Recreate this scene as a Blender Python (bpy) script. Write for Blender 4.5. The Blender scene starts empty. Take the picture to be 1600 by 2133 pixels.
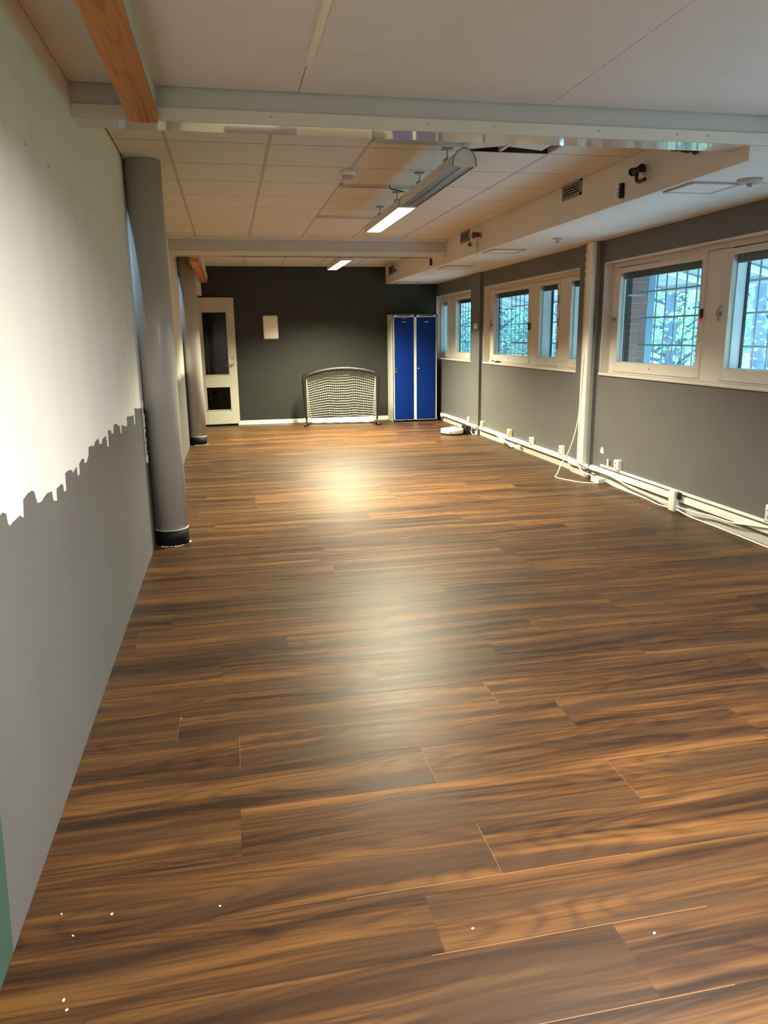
import bpy, bmesh, math, random
from mathutils import Vector, Matrix
from mathutils.geometry import tessellate_polygon
random.seed(7)
S = bpy.context.scene
COL = S.collection
PI = math.pi

# ------------------------------------------------------------------ room measures (metres)
XL, XR, XS = -0.602, 3.613, 2.712        # wall with the columns, window wall, inner face of the boxed soffit
YB, YF = -5.2, 13.035                    # wall behind the camera, dark end wall
ZN, ZC, ZS = 2.53, 2.60, 2.32            # ceiling by the camera, tiled ceiling, underside of the soffit
BEAM = ((3.70, 3.86), (9.30, 9.46))      # the two cross beams
ZB, ZW = 2.39, 2.447

# ------------------------------------------------------------------ materials
def lin(c):
    return tuple(((v/255)/12.92 if v/255 <= .04045 else ((v/255+.055)/1.055)**2.4) for v in c) + (1,)

class NT:
    def __init__(s, m): s.t = m.node_tree; s.n = s.t.nodes; s.l = s.t.links
    def new(s, ty, **kw):
        n = s.n.new(ty)
        for k, v in kw.items():
            if k.startswith('i_'):
                n.inputs[k[2:].replace('_', ' ')].default_value = v
            else: setattr(n, k, v)
        return n
    def link(s, a, b): s.l.new(a, b)

def mat(name, rgb, rough=.5, metal=0., var=0., scale=8., bump=0., bscale=60., stretch=(1, 1, 1), ior=1.5, emit=None, estr=0., spec=.5, coat=0.):
    m = bpy.data.materials.new(name); m.use_nodes = True
    t = NT(m); b = t.n['Principled BSDF']
    c = lin(rgb)
    b.inputs['Base Color'].default_value = c
    b.inputs['Roughness'].default_value = rough; b.inputs['Metallic'].default_value = metal
    b.inputs['IOR'].default_value = ior; b.inputs['Specular IOR Level'].default_value = spec
    b.inputs['Coat Weight'].default_value = coat; b.inputs['Coat Roughness'].default_value = .05
    if emit:
        b.inputs['Emission Color'].default_value = emit + (1,) if len(emit) == 3 else emit
        b.inputs['Emission Strength'].default_value = estr
    if var or bump:
        co = t.new('ShaderNodeTexCoord'); mp = t.new('ShaderNodeMapping'); mp.inputs['Scale'].default_value = stretch
        t.link(co.outputs['Object'], mp.inputs['Vector'])
    if var:
        n = t.new('ShaderNodeTexNoise'); n.inputs['Scale'].default_value = scale; n.inputs['Detail'].default_value = 5
        t.link(mp.outputs[0], n.inputs['Vector'])
        r = t.new('ShaderNodeMapRange'); r.inputs['From Min'].default_value = .3; r.inputs['From Max'].default_value = .7
        r.inputs['To Min'].default_value = 1-var; r.inputs['To Max'].default_value = 1+var
        t.link(n.outputs['Fac'], r.inputs['Value'])
        mx = t.new('ShaderNodeMix', data_type='RGBA', blend_type='MULTIPLY'); mx.inputs['Factor'].default_value = 1
        mx.inputs['A'].default_value = c
        t.link(r.outputs[0], mx.inputs['B']); t.link(mx.outputs['Result'], b.inputs['Base Color'])
    if bump:
        n = t.new('ShaderNodeTexNoise'); n.inputs['Scale'].default_value = bscale; n.inputs['Detail'].default_value = 3
        t.link(mp.outputs[0], n.inputs['Vector'])
        bp = t.new('ShaderNodeBump'); bp.inputs['Strength'].default_value = bump; bp.inputs['Distance'].default_value = .01
        t.link(n.outputs['Fac'], bp.inputs['Height']); t.link(bp.outputs[0], b.inputs['Normal'])
    return m

M = {}
M['grey_paint'] = mat('grey_wall_paint', (102, 101, 100), .55, var=.05, scale=2.5, bump=.12, bscale=90)
M['white_paint'] = mat('white_roller_paint', (242, 240, 234), .5, var=.03, scale=2.2, stretch=(1, 2.4, .2), bump=.1, bscale=90)
M['green_paint'] = mat('green_wall_paint', (58, 88, 74), .5, var=.06)
M['charcoal'] = mat('charcoal_wall_paint', (33, 34, 31), .6, var=.05, scale=2, bump=.1, bscale=90)
M['ceil'] = mat('ceiling_board', (234, 228, 222), .85, var=.02, scale=3)
M['tile'] = mat('ceiling_tile', (224, 221, 214), .9, var=.03, scale=1.5, bump=.1, bscale=200)
M['tbar'] = mat('ceiling_grid_bar', (186, 180, 172), .6)
M['gap'] = mat('dark_joint', (40, 35, 31), .9)
M['soffit'] = mat('soffit_paint', (226, 222, 214), .6, var=.03, scale=2, bump=.08)
M['beam_grey'] = mat('beam_grey_paint', (198, 196, 192), .5, var=.02)
M['beam_white'] = mat('beam_white_gloss', (226, 221, 208), .3, var=.02)
M['beam_under'] = mat('beam_underside_gloss', (214, 208, 198), .045, ior=1.6)
M['col'] = mat('column_paint', (178, 176, 172), .32, var=.03, scale=3)
M['black_band'] = mat('black_vinyl', (10, 12, 18), .65, spec=.2)
M['dirt'] = mat('white_filler', (214, 210, 200), .8, var=.15, scale=30)
M['frame'] = mat('window_white_paint', (214, 208, 199), .4, var=.02)
M['sash_in'] = mat('sash_white', (228, 230, 230), .4)
M['gasket'] = mat('dark_gasket', (22, 30, 40), .5)
M['rail'] = mat('blind_headrail', (96, 104, 104), .4)
M['slat'] = mat('blind_slat', (176, 196, 202), .5)
M['wplast'] = mat('white_plastic', (240, 237, 226), .35)
M['cream'] = mat('cream_plastic', (226, 214, 180), .4)
M['skirt'] = mat('skirting_paint', (238, 236, 226), .4)
M['skirt_grey'] = mat('grey_skirting', (196, 192, 184), .45)
M['cable'] = mat('white_cable', (244, 241, 232), .4)
M['steel'] = mat('brushed_steel', (190, 188, 182), .25, 1.)
M['darkmetal'] = mat('dark_metal', (60, 58, 56), .35, .8)
M['black'] = mat('black_plastic', (16, 16, 17), .4)
M['copper'] = mat('brown_copper', (112, 62, 50), .4, .6)
M['blue'] = mat('blue_locker_enamel', (0, 40, 118), .45, spec=.2, var=.02, scale=2)
M['locker'] = mat('light_grey_enamel', (222, 220, 208), .4)
M['door_paint'] = mat('greige_door_paint', (184, 180, 166), .4)
M['ventdark'] = mat('vent_slot_dark', (44, 48, 66), .7)
M['grille'] = mat('grey_grille', (150, 146, 140), .45)
M['lamp_white'] = mat('lamp_housing', (214, 212, 206), .35)
M['lamp_louver'] = mat('lamp_louver_aluminium', (150, 146, 140), .22, .9)
M['lamp_edge'] = mat('lamp_end_rim', (120, 118, 110), .4)
M['tube_off'] = mat('unlit_tube', (232, 230, 226), .3)
WARM = (1.0, .93, .70)
M['louver_lit'] = mat('lit_louver_glow', (250, 248, 238), .4, emit=(1, .97, .84), estr=1.1)  # glow given to the blades themselves so the lamp face looks overexposed
M['tube_on'] = mat('lit_tube', (255, 250, 235), .3, emit=WARM, estr=7.)
M['bat_on'] = mat('lit_batten_tube', (255, 250, 235), .3, emit=(1, .93, .80), estr=330.)
M['net'] = mat('white_net', (232, 230, 212), .7)
M['sleeve'] = mat('black_fabric_sleeve', (15, 16, 19), .5, var=.3, scale=14, bump=.5, bscale=22)
M['bark'] = mat('bark', (70, 84, 98), .9, var=.2, scale=9, bump=.4, bscale=20)
M['brick'] = mat('brick_red', (146, 104, 92), .85, var=.1)
M['post'] = mat('bluegrey_post', (128, 152, 170), .6, var=.08)
M['eave'] = mat('eave_board', (140, 156, 162), .7, var=.06, scale=4)
M['fascia'] = mat('white_fascia', (236, 240, 240), .5)
M['bars'] = mat('security_bar', (150, 168, 176), .45)
M['bounce_strip'] = mat('pale_bounce_strip', (205, 204, 198), .9, var=.08, scale=3)  # colour of the added strip that bounces skylight indoors
M['ground'] = mat('forest_ground', (70, 96, 66), .95, var=.3, scale=2)
M['paper'] = mat('crumpled_paper', (236, 232, 226), .7)
M['red'] = mat('red_plastic_glow', (200, 24, 30), .4, emit=(.9, .05, .06), estr=.35)  # self-glow put into the plastic so the red stays bright
M['plenum'] = mat('dark_plenum', (60, 58, 52), .9, var=.3, scale=6)

def glass_mat(name, tint, refl_rough=.02):
    m = bpy.data.materials.new(name); m.use_nodes = True; t = NT(m); t.n.clear()
    o = t.new('ShaderNodeOutputMaterial'); mx = t.new('ShaderNodeMixShader')
    tr = t.new('ShaderNodeBsdfTransparent'); tr.inputs[0].default_value = tint
    g = t.new('ShaderNodeBsdfGlossy'); g.inputs['Roughness'].default_value = refl_rough
    f = t.new('ShaderNodeFresnel'); ge = t.new('ShaderNodeNewGeometry'); ir = t.new('ShaderNodeMapRange')   # same reflectance on both faces of the sheet
    ir.inputs['To Min'].default_value = 1.45; ir.inputs['To Max'].default_value = 1/1.45
    t.link(ge.outputs['Backfacing'], ir.inputs['Value']); t.link(ir.outputs[0], f.inputs['IOR'])
    t.link(f.outputs[0], mx.inputs[0]); t.link(tr.outputs[0], mx.inputs[1]); t.link(g.outputs[0], mx.inputs[2])
    t.link(mx.outputs[0], o.inputs[0]); return m
M['glass'] = glass_mat('window_glass', (.88, .96, .98, 1))
M['door_glass'] = glass_mat('dark_door_glass', (.16, .17, .17, 1))

def leaf_mat(name, rgb):
    m = bpy.data.materials.new(name); m.use_nodes = True; t = NT(m); t.n.clear()
    o = t.new('ShaderNodeOutputMaterial'); mx = t.new('ShaderNodeMixShader'); mx.inputs[0].default_value = .55
    d = t.new('ShaderNodeBsdfDiffuse'); tl = t.new('ShaderNodeBsdfTranslucent')
    n = t.new('ShaderNodeTexNoise'); n.inputs['Scale'].default_value = 2.2
    co = t.new('ShaderNodeTexCoord'); t.link(co.outputs['Object'], n.inputs['Vector'])
    r = t.new('ShaderNodeValToRGB')
    a = lin(tuple(v*.72 for v in rgb)); b = lin(tuple(min(255, v*1.18) for v in rgb))
    r.color_ramp.elements[0].position = .35; r.color_ramp.elements[1].position = .65
    r.color_ramp.elements[0].color = a; r.color_ramp.elements[1].color = b
    t.link(n.outputs['Fac'], r.inputs[0])
    t.link(r.outputs[0], d.inputs[0]); t.link(r.outputs[0], tl.inputs[0])
    t.link(d.outputs[0], mx.inputs[1]); t.link(tl.outputs[0], mx.inputs[2]); t.link(mx.outputs[0], o.inputs[0])
    return m
M['leaf_a'] = leaf_mat('leaf_green', (140, 196, 140))
M['leaf_b'] = leaf_mat('leaf_bluegreen', (120, 180, 165))
M['leaf_c'] = leaf_mat('leaf_yellowgreen', (170, 210, 130))

def wood_mat(name, dark, midc, light, grey, sx, sy, rough, spec=.38):
    """Boards: UV 'plank' runs along (u) and across (v) the board in metres, shifted at random per board; UV 'tone' holds two random numbers."""
    m = bpy.data.materials.new(name); m.use_nodes = True; t = NT(m); b = t.n['Principled BSDF']
    uvn = t.new('ShaderNodeUVMap'); uvn.uv_map = 'plank'
    un = t.new('ShaderNodeUVMap'); un.uv_map = 'tone'
    sp = t.new('ShaderNodeSeparateXYZ'); t.link(un.outputs[0], sp.inputs[0])
    def noise(scale, detail, src, rough_=.55):
        mm = t.new('ShaderNodeMapping'); mm.inputs['Scale'].default_value = scale+(1,); t.link(src, mm.inputs[0])
        n = t.new('ShaderNodeTexNoise', noise_dimensions='2D'); n.inputs['Scale'].default_value = 1.; n.inputs['Detail'].default_value = detail
        n.inputs['Roughness'].default_value = rough_; t.link(mm.outputs[0], n.inputs['Vector']); return n
    # slow sideways drift so that the streaks wander and close into long arches
    w = noise((1.1, 2.0), 1, uvn.outputs[0])
    ws = t.new('ShaderNodeVectorMath', operation='MULTIPLY_ADD'); ws.inputs[1].default_value = (.0, .10, 0)
    t.link(w.outputs['Color'], ws.inputs[0]); t.link(uvn.outputs[0], ws.inputs[2])
    big = noise((.40*sx, 9.0*sy), 4, ws.outputs[0]); mid = noise((.8*sx, 36*sy), 2, ws.outputs[0]); fine = noise((3.0*sx, 120*sy), 2, uvn.outputs[0])
    rn = noise((.9*sx, 5.0*sy), 1, uvn.outputs[0], .4); pat = noise((.9*sx, 7.0*sy), 2, ws.outputs[0])
    def math_(op, a, c, d=None):
        x = t.new('ShaderNodeMath', operation=op)
        for i, q in enumerate((a, c, d)):
            if q is None: continue
            if isinstance(q, (int, float)): x.inputs[i].default_value = q
            else: t.link(q, x.inputs[i])
        return x.outputs[0]
    ring = math_('SINE', math_('MULTIPLY', rn.outputs['Fac'], 75.), None)
    ring = math_('POWER', math_('MULTIPLY_ADD', ring, .5, .5), 3.)
    v = math_('MULTIPLY', big.outputs['Fac'], 1.5)
    v = math_('MULTIPLY_ADD', mid.outputs['Fac'], .70, v); v = math_('MULTIPLY_ADD', fine.outputs['Fac'], .50, v)
    v = math_('MULTIPLY_ADD', ring, -.15, v); v = math_('MULTIPLY_ADD', sp.outputs[0], .12, v); v = math_('ADD', v, -.86)
    rp = t.new('ShaderNodeValToRGB'); e = rp.color_ramp.elements
    e[0].position = .18; e[0].color = lin(dark); e[1].position = .90; e[1].color = lin(light)
    x = e.new(.5); x.color = lin(midc)
    t.link(v, rp.inputs[0])
    pm = t.new('ShaderNodeMapRange'); pm.inputs['From Min'].default_value = .5; pm.inputs['From Max'].default_value = .68; pm.inputs['To Max'].default_value = .65
    t.link(pat.outputs['Fac'], pm.inputs['Value'])
    mx = t.new('ShaderNodeMix', data_type='RGBA'); t.link(pm.outputs[0], mx.inputs['Factor']); t.link(rp.outputs[0], mx.inputs['A']); mx.inputs['B'].default_value = lin(grey)
    t.link(mx.outputs['Result'], b.inputs['Base Color'])
    rr = t.new('ShaderNodeMapRange'); rr.inputs['To Min'].default_value = rough-.07; rr.inputs['To Max'].default_value = rough+.07
    t.link(mid.outputs['Fac'], rr.inputs['Value']); t.link(rr.outputs[0], b.inputs['Roughness'])
    bp = t.new('ShaderNodeBump'); bp.inputs['Strength'].default_value = .14; bp.inputs['Distance'].default_value = .004
    t.link(math_('MULTIPLY_ADD', mid.outputs['Fac'], .8, math_('MULTIPLY', big.outputs['Fac'], .8)), bp.inputs['Height']); t.link(bp.outputs[0], b.inputs['Normal'])
    b.inputs['Specular IOR Level'].default_value = spec
    return m
M['floor'] = wood_mat('brown_laminate', (40, 25, 14), (72, 46, 24), (108, 73, 37), (60, 43, 28), 1, 1, .42, .33)
M['seam'] = mat('laminate_joint', (44, 30, 22), .6)
M['seam_light'] = mat('laminate_worn_joint', (150, 106, 68), .5)
M['pine'] = wood_mat('pine_glulam', (150, 92, 44), (196, 132, 72), (216, 156, 96), (188, 122, 62), .5, 1.2, .55)

# ------------------------------------------------------------------ mesh helpers
def wloc(o):
    v = Vector((0, 0, 0))
    while o is not None: v += o.location; o = o.parent
    return v

def tag(o, label=None, cat=None, group=None, kind=None):
    if label: o['label'] = label
    if cat: o['category'] = cat
    if group: o['group'] = group
    if kind: o['kind'] = kind
    return o

def thing(name, loc, label, cat, group=None, kind=None):
    o = bpy.data.objects.new(name, None); COL.objects.link(o); o.location = loc; o.empty_display_size = .05
    return tag(o, label, cat, group, kind)

class MB:
    def __init__(s): s.v = []; s.f = []; s.mi = []; s.sm = []
    def add(s, vs, fs, m=0, smooth=False):
        o = len(s.v); s.v += [tuple(p) for p in vs]
        for f in fs: s.f.append([i+o for i in f]); s.mi.append(m); s.sm.append(smooth)
        return s
    def box(s, x0, x1, y0, y1, z0, z1, m=0, T=None):
        x0, x1 = min(x0, x1), max(x0, x1); y0, y1 = min(y0, y1), max(y0, y1); z0, z1 = min(z0, z1), max(z0, z1)
        vs = [(x0, y0, z0), (x1, y0, z0), (x1, y1, z0), (x0, y1, z0), (x0, y0, z1), (x1, y0, z1), (x1, y1, z1), (x0, y1, z1)]
        if T: vs = [T @ Vector(p) for p in vs]
        return s.add(vs, [(0, 3, 2, 1), (4, 5, 6, 7), (0, 1, 5, 4), (1, 2, 6, 5), (2, 3, 7, 6), (3, 0, 4, 7)], m)
    def rbox(s, x0, x1, y0, y1, z0, z1, r=.004, m=0, T=None, seg=2):
        bm = bmesh.new(); bmesh.ops.create_cube(bm, size=1)
        for v in bm.verts:
            v.co = Vector(((x0+x1)/2+v.co.x*abs(x1-x0), (y0+y1)/2+v.co.y*abs(y1-y0), (z0+z1)/2+v.co.z*abs(z1-z0)))
        bmesh.ops.bevel(bm, geom=bm.edges[:], offset=r, segments=seg, affect='EDGES', profile=.6)
        bm.verts.index_update()
        vs = [v.co.copy() for v in bm.verts]
        if T: vs = [T @ p for p in vs]
        s.add(vs, [[v.index for v in f.verts] for f in bm.faces], m, True); bm.free(); return s
    def cyl(s, a, b, r0, r1=None, n=20, m=0, caps=True, smooth=True):
        a = Vector(a); b = Vector(b); r1 = r0 if r1 is None else r1
        d = (b-a).normalized(); h = Vector((0, 0, 1)) if abs(d.z) < .9 else Vector((1, 0, 0))
        u = d.cross(h).normalized(); w = d.cross(u)
        vs = []
        for p, r in ((a, r0), (b, r1)):
            for i in range(n):
                t = 2*PI*i/n; vs.append(p+u*math.cos(t)*r+w*math.sin(t)*r)
        s.add(vs, [(i, (i+1) % n, n+(i+1) % n, n+i) for i in range(n)], m, smooth)
        if caps:
            s.add(vs, [list(range(n))[::-1], list(range(n, 2*n))], m)
        return s
    def tube(s, pts, r, n=8, m=0):
        pts = [Vector(p) for p in pts]; rs = r if isinstance(r, (list, tuple)) else [r]*len(pts)
        vs = []; k = len(pts); prev = None
        for i, p in enumerate(pts):
            d = (pts[min(i+1, k-1)]-pts[max(i-1, 0)])
            d = d.normalized() if d.length > 1e-9 else Vector((0, 0, 1))
            if prev is None:
                h = Vector((0, 0, 1)) if abs(d.z) < .9 else Vector((1, 0, 0)); u = d.cross(h).normalized()
            else: u = (prev-d*prev.dot(d)); u = u.normalized() if u.length > 1e-6 else d.orthogonal().normalized()
            prev = u; w = d.cross(u)
            for j in range(n):
                t = 2*PI*j/n; vs.append(p+u*math.cos(t)*rs[i]+w*math.sin(t)*rs[i])
        fs = [(i*n+j, i*n+(j+1) % n, (i+1)*n+(j+1) % n, (i+1)*n+j) for i in range(k-1) for j in range(n)]
        s.add(vs, fs, m, True); s.add(vs, [list(range(n))[::-1], list(range((k-1)*n, k*n))], m); return s
    def prism(s, prof, axis, a, b, m=0, smooth=False, caps=True):
        """prof: 2-D outline; axis 'x','y','z' = extrusion axis from a to b"""
        def P(u, w, t): return {'x': (t, u, w), 'y': (u, t, w), 'z': (u, w, t)}[axis]
        n = len(prof); vs = [P(u, w, a) for u, w in prof]+[P(u, w, b) for u, w in prof]
        s.add(vs, [(i, (i+1) % n, n+(i+1) % n, n+i) for i in range(n)], m, smooth)
        if caps: s.add(vs, [list(range(n))[::-1], list(range(n, 2*n))], m)
        return s
    def lathe(s, prof, c, n=32, m=0, axis='z'):
        vs = []; k = len(prof)
        for r, z in prof:
            for i in range(n):
                t = 2*PI*i/n; q = (r*math.cos(t), r*math.sin(t), z)
                if axis == 'x': q = (q[2], q[0], q[1])
                if axis == 'y': q = (q[0], q[2], q[1])
                vs.append((c[0]+q[0], c[1]+q[1], c[2]+q[2]))
        fs = [(i*n+j, i*n+(j+1) % n, (i+1)*n+(j+1) % n, (i+1)*n+j) for i in range(k-1) for j in range(n)]
        s.add(vs, fs, m, True); s.add(vs, [list(range(n))[::-1], list(range((k-1)*n, k*n))], m); return s
    def poly(s, pts, m=0):
        """flat polygon (concave allowed) from 3-D points"""
        tr = tessellate_polygon([[Vector(p) for p in pts]])
        return s.add(pts, [list(t) for t in tr], m)
    def build(s, name, mats, parent=None, label=None, cat=None, group=None, kind=None, bevel=0, fix=True):
        mats = mats if isinstance(mats, (list, tuple)) else [mats]
        if parent is None:
            xs = [p[0] for p in s.v]; ys = [p[1] for p in s.v]; zs = [p[2] for p in s.v]
            base = Vector(((min(xs)+max(xs))/2, (min(ys)+max(ys))/2, min(zs)))
        else: base = wloc(parent)
        me = bpy.data.meshes.new(name)
        me.from_pydata([tuple(Vector(p)-base) for p in s.v], [], s.f); 
        for mm in mats: me.materials.append(mm)
        for p, i, sm in zip(me.polygons, s.mi, s.sm): p.material_index = i; p.use_smooth = sm
        if fix:
            bm = bmesh.new(); bm.from_mesh(me); bmesh.ops.remove_doubles(bm, verts=bm.verts, dist=1e-6)
            bmesh.ops.recalc_face_normals(bm, faces=bm.faces); bm.to_mesh(me); bm.free()
        me.update()
        o = bpy.data.objects.new(name, me); COL.objects.link(o)
        if parent is None: o.location = base
        else: o.parent = parent
        if bevel:
            b = o.modifiers.new('edge', 'BEVEL'); b.width = bevel; b.segments = 2; b.limit_method = 'ANGLE'
        return tag(o, label, cat, group, kind)

def spline(pts, k=8):
    P = [Vector(p) for p in pts]; P = [P[0]*2-P[1]]+P+[P[-1]*2-P[-2]]; out = []
    for i in range(1, len(P)-2):
        a, b, c, d = P[i-1:i+3]
        for j in range(k):
            t = j/k
            out.append(.5*((2*b)+(c-a)*t+(2*a-5*b+4*c-d)*t*t+(3*b-a-3*c+d)*t**3))
    out.append(P[-2]); return out

# ------------------------------------------------------------------ floor: every board a face of its own, joints between them
def build_floor():
    W, L, y0 = .2277, 1.262, 1.45
    known = {0: .429, 1: .66, 2: -.048, 3: .60, 4: -.045, 5: .99, 6: .56, 7: 1.15, 8: .2, 9: .74, 10: .89, 11: -.1, 12: .57, 13: .58}
    vs, fs, uvs, rnd, mi = [], [], [], [], []
    def quad(x0, x1, ya, yb, z, u, rv, m):
        o = len(vs); vs.extend([(x0, ya, z), (x1, ya, z), (x1, yb, z), (x0, yb, z)]); fs.append((o, o+1, o+2, o+3))
        uvs.append(u); rnd.append(rv); mi.append(m)
    rg = random.Random(3)
    k0 = int(math.floor((YB-y0)/W)); k1 = int(math.ceil((YF-y0)/W))
    g = .0009
    for k in range(k0, k1):
        ya, yb = y0+k*W, y0+(k+1)*W
        ya, yb = max(ya, YB), min(yb, YF)
        off = known.get(k, rg.uniform(0, L))
        off = off-math.ceil((off-XL)/L)*L
        x = off
        while x < XR:
            a, b = max(x, XL), min(x+L, XR)
            if b-a > .01:
                r = (rg.random(), rg.random(), rg.random())
                quad(a+g*.6, b-g*.6, ya+g, yb-g, 0, [(a-x, 0), (b-x, 0), (b-x, yb-ya), (a-x, yb-ya)], r, 0)
            # short joint at the board's end
            if XL < x < XR:
                quad(x-g*.6, x+g*.6, ya, yb, -.0002, [(0, 0)]*4, (0, 0, 0), 2 if rg.random() < .3 else 1)
            x += L
        light = k in (-1, 0, 1, -3) or rg.random() < .12
        xa = rg.uniform(.1, .5) if light else XR
        quad(XL, min(xa, XR), ya-g, ya+g, -.0002, [(0, 0)]*4, (0, 0, 0), 1)
        if light:
            xb = min(XR, xa+rg.uniform(.5, 1.2))
            quad(xa, xb, ya-g, ya+g, -.0002, [(0, 0)]*4, (0, 0, 0), 2); quad(xb, XR, ya-g, ya+g, -.0002, [(0, 0)]*4, (0, 0, 0), 1)
    me = bpy.data.meshes.new('floor'); 
    o0 = len(vs); t = .08   # slab under the boards
    b = MB().box(XL-.15, XR+.3, YB-.15, YF+.15, -.1, -.0004)
    for f in b.f: fs.append([i+o0 for i in f]); uvs.append([(0, 0)]*4); rnd.append((0, 0, 0)); mi.append(1)
    vs.extend(b.v)
    me.from_pydata(vs, [], fs)
    for m in ('floor', 'seam', 'seam_light'): me.materials.append(M[m])
    uvl = me.uv_layers.new(name='plank'); tn = me.uv_layers.new(name='tone')
    for p in me.polygons:
        p.material_index = mi[p.index]
        for j, li in enumerate(p.loop_indices):
            q = rnd[p.index]; uvl.data[li].uv = (uvs[p.index][j][0]+q[0]*23, uvs[p.index][j][1]+q[1]*23); tn.data[li].uv = (q[2], q[0])
    o = bpy.data.objects.new('floor', me); COL.objects.link(o)
    tag(o, 'dark brown wood laminate floor with boards laid across the room', 'floor', kind='structure')
build_floor()

# ------------------------------------------------------------------ wall with the unfinished white paint
JAG = [(2.03, 1.02), (2.05, 1.022), (2.08, 1.012), (2.083, 0.983), (2.1, 0.974), (2.12, 0.977), (2.2, 0.979), (2.22, 0.969), (2.235, 0.965), (2.24, 0.982), (2.25, 1.014), (2.31, 1.021), (2.36, 1.019), (2.38, 1.009), (2.39, 0.987), (2.4, 0.971), (2.45, 0.965), (2.48, 0.971), (2.53, 0.976), (2.595, 0.969), (2.6, 0.941), (2.61, 0.933), (2.65, 0.925), (2.66, 0.964), (2.74, 0.966), (2.765, 0.958), (2.77, 0.932), (2.805, 0.93), (2.81, 0.961), (2.815, 0.989), (2.86, 0.992), (2.93, 0.984), (2.95, 0.969), (3.02, 0.981), (3.025, 0.974), (3.03, 0.941), (3.07, 0.944), (3.075, 0.981), (3.14, 0.992), (3.185, 0.986), (3.19, 0.966), (3.23, 0.964), (3.29, 0.987), (3.3, 1.016), (3.38, 1.013), (3.43, 1.002), (3.46, 1.016), (3.54, 1.022), (3.565, 1.013), (3.57, 0.992), (3.63, 0.987), (3.67, 1.003), (3.76, 1.008), (3.775, 0.997), (3.78, 0.951), (3.825, 0.946), (3.83, 0.981), (3.84, 1.024), (3.93, 1.013), (3.95, 0.992), (4.005, 0.988), (4.02, 1.015), (4.06, 1.031), (4.15, 1.021), (4.2, 1.005), (4.245, 1.002), (4.25, 0.957), (4.29, 0.955), (4.31, 0.998), (4.45, 0.974), (4.53, 0.967), (4.55, 1.019), (4.75, 1.002), (4.865, 0.999), (4.87, 0.936), (4.91, 0.935), (4.93, 1.032), (5.06, 1.024), (5.08, 1.012), (5.17, 1.014), (5.28, 1.001)]
rg = random.Random(11)
y = 5.34
while y < 12.9:
    w = rg.uniform(.05, .11); z = 1.0+rg.uniform(-.03, .04)
    JAG += [(y, z), (y+w*.6, z+rg.uniform(-.008, .008)), (y+w*.65, z-rg.uniform(.02, .06)), (y+w*.95, z-rg.uniform(.02, .06))]; y += w
pre = []; y = 1.95
while y > YB+.1:
    w = rg.uniform(.05, .12); z = 1.0+rg.uniform(-.03, .03)
    pre += [(y, z), (y-w*.6, z), (y-w*.65, z-.04), (y-w*.95, z-.04)]; y -= w
JAG = [(YB, 1.0)]+pre[::-1]+JAG+[(YF, 1.01)]
ylast = -99; J2 = []
for (y, z) in JAG:
    y = max(y, ylast+.002); ylast = y; J2.append((y, z))
J2[-1] = (YF, 1.01); J2 = [p for p in J2[:-1] if p[0] < YF-.01]+[J2[-1]]
b = MB(); x = XL
ygr = [(1.677, 0), (1.70, .15), (1.728, .358), (1.75, .62), (1.78, .80)]
jn = [p for p in J2 if p[0] > 1.80]; jo = [p for p in J2 if p[0] <= 1.80]
def quadstrip(pts, zfun_lo, m):
    for (y0, z0), (y1, z1) in zip(pts[:-1], pts[1:]): b.add([(x, y0, zfun_lo), (x, y1, zfun_lo), (x, y1, z1), (x, y0, z0)], [(0, 1, 2, 3)], m)
quadstrip(jn, 2.64, 1)                      # white paint above
quadstrip(jo+[jn[0]], 2.64, 1)
b.poly([(x, y, z) for y, z in [(1.677, 0), (YF, 0)]+jn[::-1]+[(1.80, .9)]+ygr[::-1][:-1]], 0)
b.poly([(x, y, z) for y, z in [(YB, 0)]+ygr+[(1.80, .9), jn[0]]+jo[::-1]], 2)
b.box(XL-.15, XL-.004, YB-.15, YF+.15, -.1, 2.75, 0)
wl = b.build('wall_left', [M['grey_paint'], M['white_paint'], M['green_paint']], fix=False,
             label='long wall with white roller paint ending in a jagged edge over grey', cat='wall', kind='structure')
# low broken ridge along the wall, in the same white paint
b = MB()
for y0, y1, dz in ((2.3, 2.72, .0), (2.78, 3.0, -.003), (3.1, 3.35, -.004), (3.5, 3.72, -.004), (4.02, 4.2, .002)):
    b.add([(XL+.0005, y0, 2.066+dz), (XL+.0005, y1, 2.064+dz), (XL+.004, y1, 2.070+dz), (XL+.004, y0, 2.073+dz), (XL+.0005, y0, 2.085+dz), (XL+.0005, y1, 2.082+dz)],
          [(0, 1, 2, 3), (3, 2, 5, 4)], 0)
b.build('wall_ridge', M['white_paint'], wl)
b = MB(); rg = random.Random(5)
for i in range(26):
    z = .62+i*.0165; s = rg.uniform(.008, .018)
    b.rbox(XL-.001, XL+rg.uniform(.006, .014), 5.33-s, 5.33+s, z, z+.02, .003)
b.build('rough_filler', M['dirt'], wl, label='crumbling filler in the corner behind the column')

def wall_box(name, x0, x1, y0, y1, z0, z1, m, label):
    return MB().box(x0, x1, y0, y1, z0, z1).build(name, M[m], label=label, cat='wall', kind='structure')
wall_box('wall_far', XL-.15, XR+.21, YF, YF+.15, -.1, 2.75, 'charcoal', 'dark charcoal end wall behind the goal and lockers')
wall_box('wall_back', XL-.15, XR+.3, YB-.15, YB, -.1, 2.75, 'white_paint', 'plain white wall closing the room behind the camera')

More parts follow.
